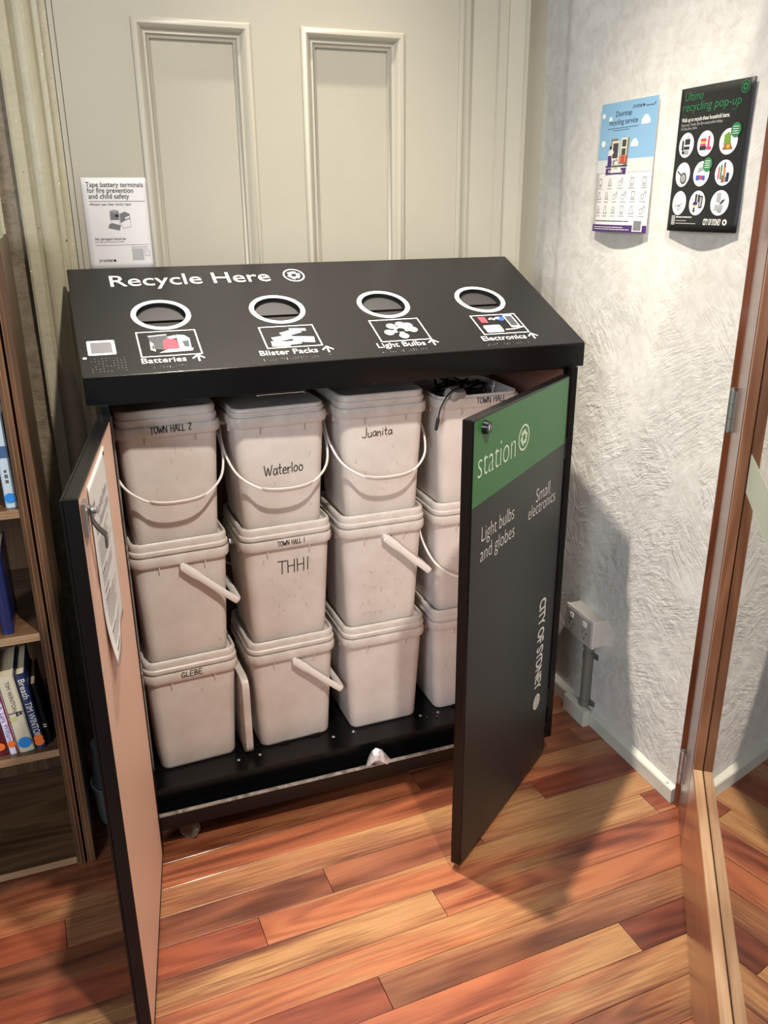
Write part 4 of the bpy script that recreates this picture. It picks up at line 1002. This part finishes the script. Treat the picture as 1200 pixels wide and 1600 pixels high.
for j, vy in enumerate((.123, .090, .055)):
    for i in range(5+(j > 0)):
        n = 5+(j > 0); u = .022+i*(.190/(n-1)); k = ico.choice((0, 1, 2, 3))
        if k == 0: P.frame('item_icons', GREYINK, u-.007, vy-.010, u+.006, vy+.010, .0011); P.rect('item_icons', GREYINK, u-.004, vy-.006, u+.003, vy-.0045)
        elif k == 1: P.stroke('item_icons', GREYINK, [(u-.009, vy-.009), (u-.004, vy+.008), (u+.002, vy+.010), (u+.003, vy-.002), (u+.010, vy-.008), (u-.009, vy-.009)], .0011)
        elif k == 2: P.ring('item_icons', GREYINK, u-.003, vy-.003, .0065, .0055, n=14); P.stroke('item_icons', GREYINK, [(u+.002, vy+.002), (u+.008, vy+.011), (u+.009, vy-.006)], .0011)
        else: P.stroke('item_icons', GREYINK, [(u-.008, vy-.008), (u+.008, vy-.008), (u+.005, vy+.004), (u-.002, vy+.010), (u-.006, vy+.003), (u-.008, vy-.008)], .0011); P.ring('item_icons', GREYINK, u, vy-.002, .004, .0032, n=10)
        P.lines('small_print', GREYINK, u-.011, vy-.0155, u+.011, .0012, rp)
P.lines('small_print', NAVY, .012, .0265, .170, .0022, rp)
P.rect('purple_footer', PUR, 0, 0, wB, .018, .0008, 14, 1); P.lines('footer_print', WHITEP, .010, .011, .150, .0018, rp, .0016); P.lines('footer_print', WHITEP, .010, .006, .175, .0018, rp, .0016)
P.rect('code_area', PAPER, .186, .003, .221, .032, .0014); P.rect('code_area_fill', C('code grey', 120, 120, 124), .190, .006, .217, .029, .0018)
P.flush()

fK, wK, hK = wall_map(-.049, -.281, 1.482, 1.789, .010)
BLKP = mat('black poster paper', srgb(26, 27, 28), .5)
pk = sheet('poster', fK, wK, hK, BLKP, None, 14, 16); tag(pk, label='black pop-up recycling poster with nine round pictures on the white wall', cat='poster')
P = Print(fK, pk)
GR = C('poster green', 40, 128, 76)
P.text('heading_lettering', GR, 'Ultimo', .016, .280, .027, w=.062, thin=-.008, shear=.10)
P.text('heading_lettering', GR, 'recycling pop-up', .012, .2585, .027, w=.186, thin=-.008, shear=.10)
P.recycle('recycling_symbol', GR, .205, .291, .0125)
P.rect('rule', GR, .012, .2495, .185, .2502)
P.text('subheading', WHITEP, 'Walk up to recycle these household items.', .012, .2365, .0125, w=.158, thin=.008)
P.text('subheading', LIGHTINK, 'Open every Tuesday 2pm-7pm except public holidays', .012, .2275, .0085, w=.138); P.text('subheading', LIGHTINK, '10-16 Bay Street, Ultimo', .012, .2195, .0085, w=.058)
cols = (.039, .105, .176); rows = (.187, .124, .062); RR = .0265
for j, v in enumerate(rows):
    for i, u in enumerate(cols):
        P.sub += 1; P.disc('round_picture', C('picture white', 236, 236, 238), u, v, RR, .0009, 30, RR)
def pp(m, u, v, pts, lift=.0014): P.poly('picture_items', m, [(u+a*.026, v+b*.026) for a, b in pts], lift)
def pb_(m, u, v, x0, y0, x1, y1, lift=.0014): pp(m, u, v, [(x0, y0), (x1, y0), (x1, y1), (x0, y1)], lift)
cK = C('picture black', 40, 42, 44); cGn = C('leaf green', 110, 150, 60); cBr = C('brown', 150, 100, 60); cYe = C('yellow', 224, 176, 60)
u, v = cols[0], rows[0]; pb_(cK, u, v, -.6, -.4, -.35, .4); pb_(cK, u, v, -.2, .05, .5, .5); pb_(cK, u, v, .15, .5, .22, .8); pb_(cK, u, v, -.3, -.35, .5, -.1); pb_(cGy, u, v, -.1, -.75, .45, -.42); pb_(cK, u, v, -.5, -.7, -.15, -.45)
u, v = cols[1], rows[0]; pb_(cRd, u, v, -.6, .2, .1, .42); pb_(cYe, u, v, -.62, 0, .1, .18); pb_(cPk, u, v, -.62, -.15, .1, -.02); pb_(cK, u, v, -.65, -.5, .15, -.18); pb_(cPk, u, v, .3, -.4, .55, .6); pb_(cPk, u, v, .2, -.5, .8, -.25)
u, v = cols[2], rows[0]; pp(cGn, u, v, [(-.5, -.25), (.3, -.25), (.2, .6), (-.1, .75), (-.5, .5)]); pp(cBr, u, v, [(-.6, -.6), (.6, -.6), (.3, -.15), (-.3, -.15)], .0016); pb_(cYe, u, v, -.1, -.5, .25, -.25, .0018); P.disc('green_badge', GR, u+.019, v+.022, .0145, .002, 20); 
for q in range(4): P.rect('green_badge_print', WHITEP, u+.011, v+.014+q*.0045, u+.027, v+.0155+q*.0045, .0026)
u, v = cols[0], rows[1]; P.disc('picture_items', cK, u+.004, v-.008, .012, .0014, 18); P.stroke('picture_items', cK, [(u-.004, v-.002), (u-.020, v+.008)], .003, .0014); P.disc('picture_items', cGy, u+.004, v-.008, .009, .0016, 18)
P.stroke('picture_items', LIGHTINK, [(u-.012, v+.004), (u+.002, v+.018), (u+.014, v+.004), (u-.012, v+.004)], .0008, .0013)
u, v = cols[1], rows[1]; pp(cGy, u, v, [(-.5, .1), (.2, .3), (.3, .6), (-.4, .5)]); pb_(C('blue', 40, 84, 180), u, v, -.6, -.5, -.2, -.1); pb_(cRd, u, v, -.2, -.45, .2, -.12); pb_(C('blue', 40, 84, 180), u, v, .2, -.5, .55, -.15); P.disc('green_badge', GR, u+.018, v+.019, .0145, .002, 20)
for q in range(4): P.rect('green_badge_print', WHITEP, u+.010, v+.012+q*.0045, u+.026, v+.0135+q*.0045, .0026)
u, v = cols[2], rows[1]; pb_(cRd, u, v, -.65, -.5, -.5, .5); pb_(GR, u, v, -.4, -.5, -.25, .65); pb_(C('orange', 230, 130, 90), u, v, -.1, -.2, .15, .5); pb_(cK, u, v, -.05, .4, .1, .8); pb_(cBr, u, v, -.2, -.75, .1, -.2); pb_(NAVY, u, v, .3, -.7, .6, .0); pb_(cGy, u, v, .1, -.7, .28, -.3)
u, v = cols[0], rows[2]
for a in range(7): P.stroke('picture_items', cGy, [(u+.004*cos(a), v-.004), (u+.017*cos(a*.9), v+.016*sin(a*.9))], .0014, .0014)
P.ring('picture_items', cK, u+.002, v-.010, .005, .004, .0015, 12)
u, v = cols[1], rows[2]; pb_(cK, u, v, -.3, -.1, -.05, .75); pb_(cK, u, v, .05, .1, .3, .7); pb_(cK, u, v, .25, -.4, .7, .6); pb_(cGy, u, v, .35, -.3, .6, .5, .0016); pb_(PUR, u, v, -.5, -.15, .1, .08); pb_(cYe, u, v, -.4, -.4, -.1, -.2); pb_(cK, u, v, -.4, -.75, -.15, -.4)
u, v = cols[2], rows[2]; pb_(LIGHTINK, u, v, -.4, .1, .05, .8); pp(cK, u, v, [(.0, -.1), (.25, -.05), (.6, .3), (.3, .25)]); pb_(LIGHTINK, u, v, -.5, -.6, .4, -.15); pb_(cGy, u, v, -.1, -.75, .3, -.5, .0016)
P.rect('code_area', cGy, .016, .014, .031, .035, .0009)
P.lines('small_print', WHITEP, .034, .0300, .094, .0026, rp); P.lines('small_print', LIGHTINK, .034, .0225, .076, .0018, rp); P.lines('small_print', LIGHTINK, .034, .0165, .110, .0018, rp)
P.text('logo_lettering', WHITEP, 'CITY OF SYDNEY', .135, .0155, .018, w=.053, thin=.03); P.disc('logo_lettering', WHITEP, .198, .0215, .0065)
P.disc('logo_mark', BLKP, .198, .0215, .0026, .0012)
P.flush()

# ================================================================ POWER OUTLET AND CONDUIT
po = empty('power_outlet', (XR, .12, .33), label='white double power outlet box low on the plaster wall with switches and sockets', cat='power outlet')
IV = Matrix.Translation((-XR, -.12, -.33))
def q(o): o.matrix_parent_inverse = IV; return o
q(box('back_box', 1.346, XR+.004, .045, .192, .288, .376, OUTLET, po, .003))
q(box('face_plate', 1.334, 1.3458, .043, .194, .286, .378, OUTLET, po, .003))
q(box('face_inset', 1.3325, 1.3342, .052, .185, .294, .370, OUTF, po, .0006))
for y in (.155, .085):
    q(box('switch', 1.329, 1.3328, y-.009, y+.009, .345, .361, GRIP, po, .0015))
    s = G()
    for dy, dz, a in ((-.010, .006, .5), (.010, .006, -.5), (0, -.012, 0)):
        c, sn = cos(a), sin(a)
        s.box(1.3318, 1.3326, -.0012, .0012, -.0045, .0045, xf=lambda v, c=c, sn=sn, dy=dy, dz=dz: Vector((v.x, y+dy+v.y*c-v.z*sn, .318+dz+v.y*sn+v.z*c)))
    q(s.make('socket_slots', BLACKM, po))
cd = empty('conduit', (1.365, .105, 0), label='grey conduit pipe running from the outlet box down to the skirting block', cat='pipe')
IV2 = Matrix.Translation((-1.365, -.105, 0))
def q2(o): o.matrix_parent_inverse = IV2; return o
q2(G().cyl((1.3655, .100, .056), (1.3655, .100, .2875), .0155, 20).make('pipe', GREYPVC, cd, True))
q2(G().cyl((1.3655, .100, .262), (1.3655, .100, .2872), .0185, 20).make('coupling', GREYPVC, cd, True))
for z in (.235, .068):
    q2(G().cyl((1.3655, .100, z-.010), (1.3655, .100, z+.010), .0175, 20).box(1.378, 1.3848, .068, .086, z-.009, z+.009).make('saddle_clip', GREYPVC, cd, True))
    q2(G().cyl((1.3778, .071, z), (1.372, .071, z), .0045, 10).make('clip_screw', GREYST, cd, True))
sb = box('skirting_block', 1.340, 1.3640, .062, .180, .0, .0555, SKIRT, None, .002)
tag(sb, label='white wooden block on the skirting beneath the grey conduit', cat='block')

# ================================================================ BOOKCASE AND BOOKS
bc = empty('bookcase', (-.6, .15, 0), label='dark brown wooden bookcase at the left edge, beside the open left door', cat='bookcase')
IV3 = Matrix.Translation((.6, -.15, 0))
def q3(o): o.matrix_parent_inverse = IV3; return o
BT = 1.487; Y0, Y1 = .012, .42
q3(box('end_board', -.1365, -.118, Y0, Y1, 0, BT, SHELFZ, bc, .0015))
q3(box('side_panel', -.161, -.142, Y0, Y1, 0, BT-.05, SHELFZ, bc, .0015))
for xe in (-.1362, -.1295, -.1440, -.1525):
    q3(box('veneer_line', xe-.0007, xe+.0007, Y0-.0006, Y0+.0002, 0.001, BT-.06, BEADZ, bc))
q3(box('gap_shade', -.1418, -.1367, Y0+.02, Y1, 0, BT-.06, BLACKM, bc))  # matt black strip stands in for the shade in the gap between boards
q3(box('side_panel', -1.05, -1.03, Y0, Y1, 0, BT-.05, SHELFZ, bc, .0015))
q3(box('back_board', -1.03, -.161, Y1-.008, Y1, 0, BT-.05, SHELFZ, bc))
for z in (.008, .327, .635, .928, 1.22):
    q3(box('shelf', -1.03, -.1613, Y0+.002, Y1-.008, z, z+.018, SHELFW, bc, .001))
    e = G()
    for k, (a, b) in enumerate(((.0, .0055), (.0062, .0118), (.0125, .018))): e.box(-1.03, -.1613, Y0, Y0+.0019, z+a, z+b)
    q3(e.make('shelf_edge', BEAD, bc))
q3(box('top_board', -1.05, -.142, Y0, Y1, BT-.049, BT-.03, SHELFW, bc, .001))

def book(x, z, w, h, d, tilt, col, label, spine=(), dots=(), hard=True, y=.03, edge=None):
    r = empty('book', (x, y, z), 0, label=label, cat='book', group='books on the bookcase shelves')
    r.rotation_euler = (0, tilt, 0)
    cv = mat('book '+label[:24], col, .35, coat=.2)
    g = G(); t = .0022
    # U-shaped cover wrapped round the pages with a slightly rounded spine
    prof = [(-w/2, d), (-w/2, .004), (-w/2+.003, .001), (0, 0), (w/2-.003, .001), (w/2, .004), (w/2, d), (w/2-t, d), (w/2-t, .005), (0, .003), (-w/2+t, .005), (-w/2+t, d)]
    g.prism(prof, 'z', 0, h).make('cover', cv, r)
    G().box(-w/2+t+.0003, w/2-t-.0003, .0056, d-.004, .003, h-.004).make('pages', mat('book pages', srgb(214, 198, 164), .7, vary=.1, vscale=60), r)
    p = Print(lambda u, v, l: Vector((u, -.0002-l, v)), r)
    for s in spine:
        (txt, v, size, wd_, c) = s
        p.text('spine_lettering', c, txt, -size*.32, v, size, w=wd_, rot=-pi/2)
    for k_, (v, rr2, c) in enumerate(dots): p.sub += 1; p.disc('round_sticker', c, 0, v, rr2, .0011+.0004*k_, 20)
    for s in (edge or []): p.rect('spine_panel', s[4], s[0], s[1], s[2], s[3], .0004)
    p.flush(); return r
ORS = mat('orange sticker', srgb(230, 112, 48), .5); BLS = mat('blue sticker', srgb(38, 128, 206), .5); GLD = mat('spine white ink', srgb(226, 224, 214), .5)
tl = radians(-5.5)
ZS = .3455
NV = mat('spine navy', srgb(30, 52, 96), .4)
book(-.1805, ZS, .013, .165, .13, tl, srgb(14, 14, 18), 'thin black book leaning at the right end of the lower shelf', spine=[('II', .055, .012, .008, GLD)], dots=[], y=.045)
book(-.1985, ZS, .0215, .205, .15, tl, srgb(26, 44, 84), 'navy blue book titled Breath with two orange stickers', spine=[('Breath', .192, .020, .052, GLD), ('TIM WINTON', .130, .020, .098, GLD)], dots=[(.020, .0105, ORS), (.031, .0100, ORS)])
CRm = C('spine taupe', 96, 84, 70)
book(-.2295, ZS, .034, .206, .15, tl, srgb(206, 196, 172), 'cream book with blue balloon sticker beside the navy book', spine=[('TIM WINTON', .192, .013, .080, CRm)], dots=[(.026, .0145, BLS)], edge=[(-.0165, .107, .0165, .110, CRm), (-.0005, .098, .005, .109, cDk), (.007, .100, .0125, .108, cDk), (-.016, .088, -.001, .100, C('olive', 190, 186, 130))])
book(-.2575, ZS, .0185, .215, .15, tl, srgb(224, 218, 232), 'white and maroon book with orange sticker, third from right on lower shelf', spine=[('Club  Lara Williams', .152, .015, .120, C('violet', 110, 90, 170))], dots=[(.028, .009, ORS)], edge=[(.0055, .0, .009, .213, C('maroon', 120, 24, 48))])
book(-.2815, ZS, .026, .212, .15, tl, srgb(84, 20, 28), 'dark maroon book with orange sticker, leftmost visible on lower shelf', dots=[(.026, .010, ORS)])
book(-.175, .9465, .022, .20, .15, radians(-.5), srgb(186, 200, 210), 'pale blue book with blue round sticker on the upper shelf', edge=[(-.003, .055, .003, .062, CRm), (-.003, .066, .003, .074, CRm), (-.003, .078, .002, .084, CRm), (-.0105, .11, .0105, .135, C('mid blue', 60, 90, 130))], dots=[(.022, .011, BLS)])
book(-.225, .6535, .024, .19, .15, 0, srgb(24, 34, 80), 'dark blue book on the middle shelf at the left picture edge')
gb = book(-.138, BT-.0295+.003, .05, .14, .12, 0, srgb(196, 206, 160), 'pale green box file on top of the bookcase', y=.035); gb.location = (-.142, .06, BT+.0005); gb['group'] = 'items on top of the bookcase'; gb.name = 'box_file'; gb['category'] = 'box file'

# translucent tub behind the left door
tb = empty('plastic_tub', (-.060, .17, 0), label='pale blue plastic tub on the floor between bookcase and left door', cat='tub')
g = G(); n = 24
prof = [(.040, .0), (.047, .006), (.052, .05), (.056, .11), (.060, .114), (.060, .120), (.055, .121), (.050, .05), (.044, .008)]
lo = [[(r*cos(2*pi*i/n)*.85, r*sin(2*pi*i/n), z) for i in range(n)] for r, z in prof]
g.loft(lo, True, True).make('tub_body', PALEBLUE, tb, True)
g = G(); lo = [[(r*cos(2*pi*i/n)*.85, r*sin(2*pi*i/n), z) for i in range(n)] for r, z in ((.052, .1215), (.050, .16), (.047, .225), (.044, .236), (.03, .24))]
g.loft(lo, True, True).make('clear_cover', CLEARBL, tb, True)
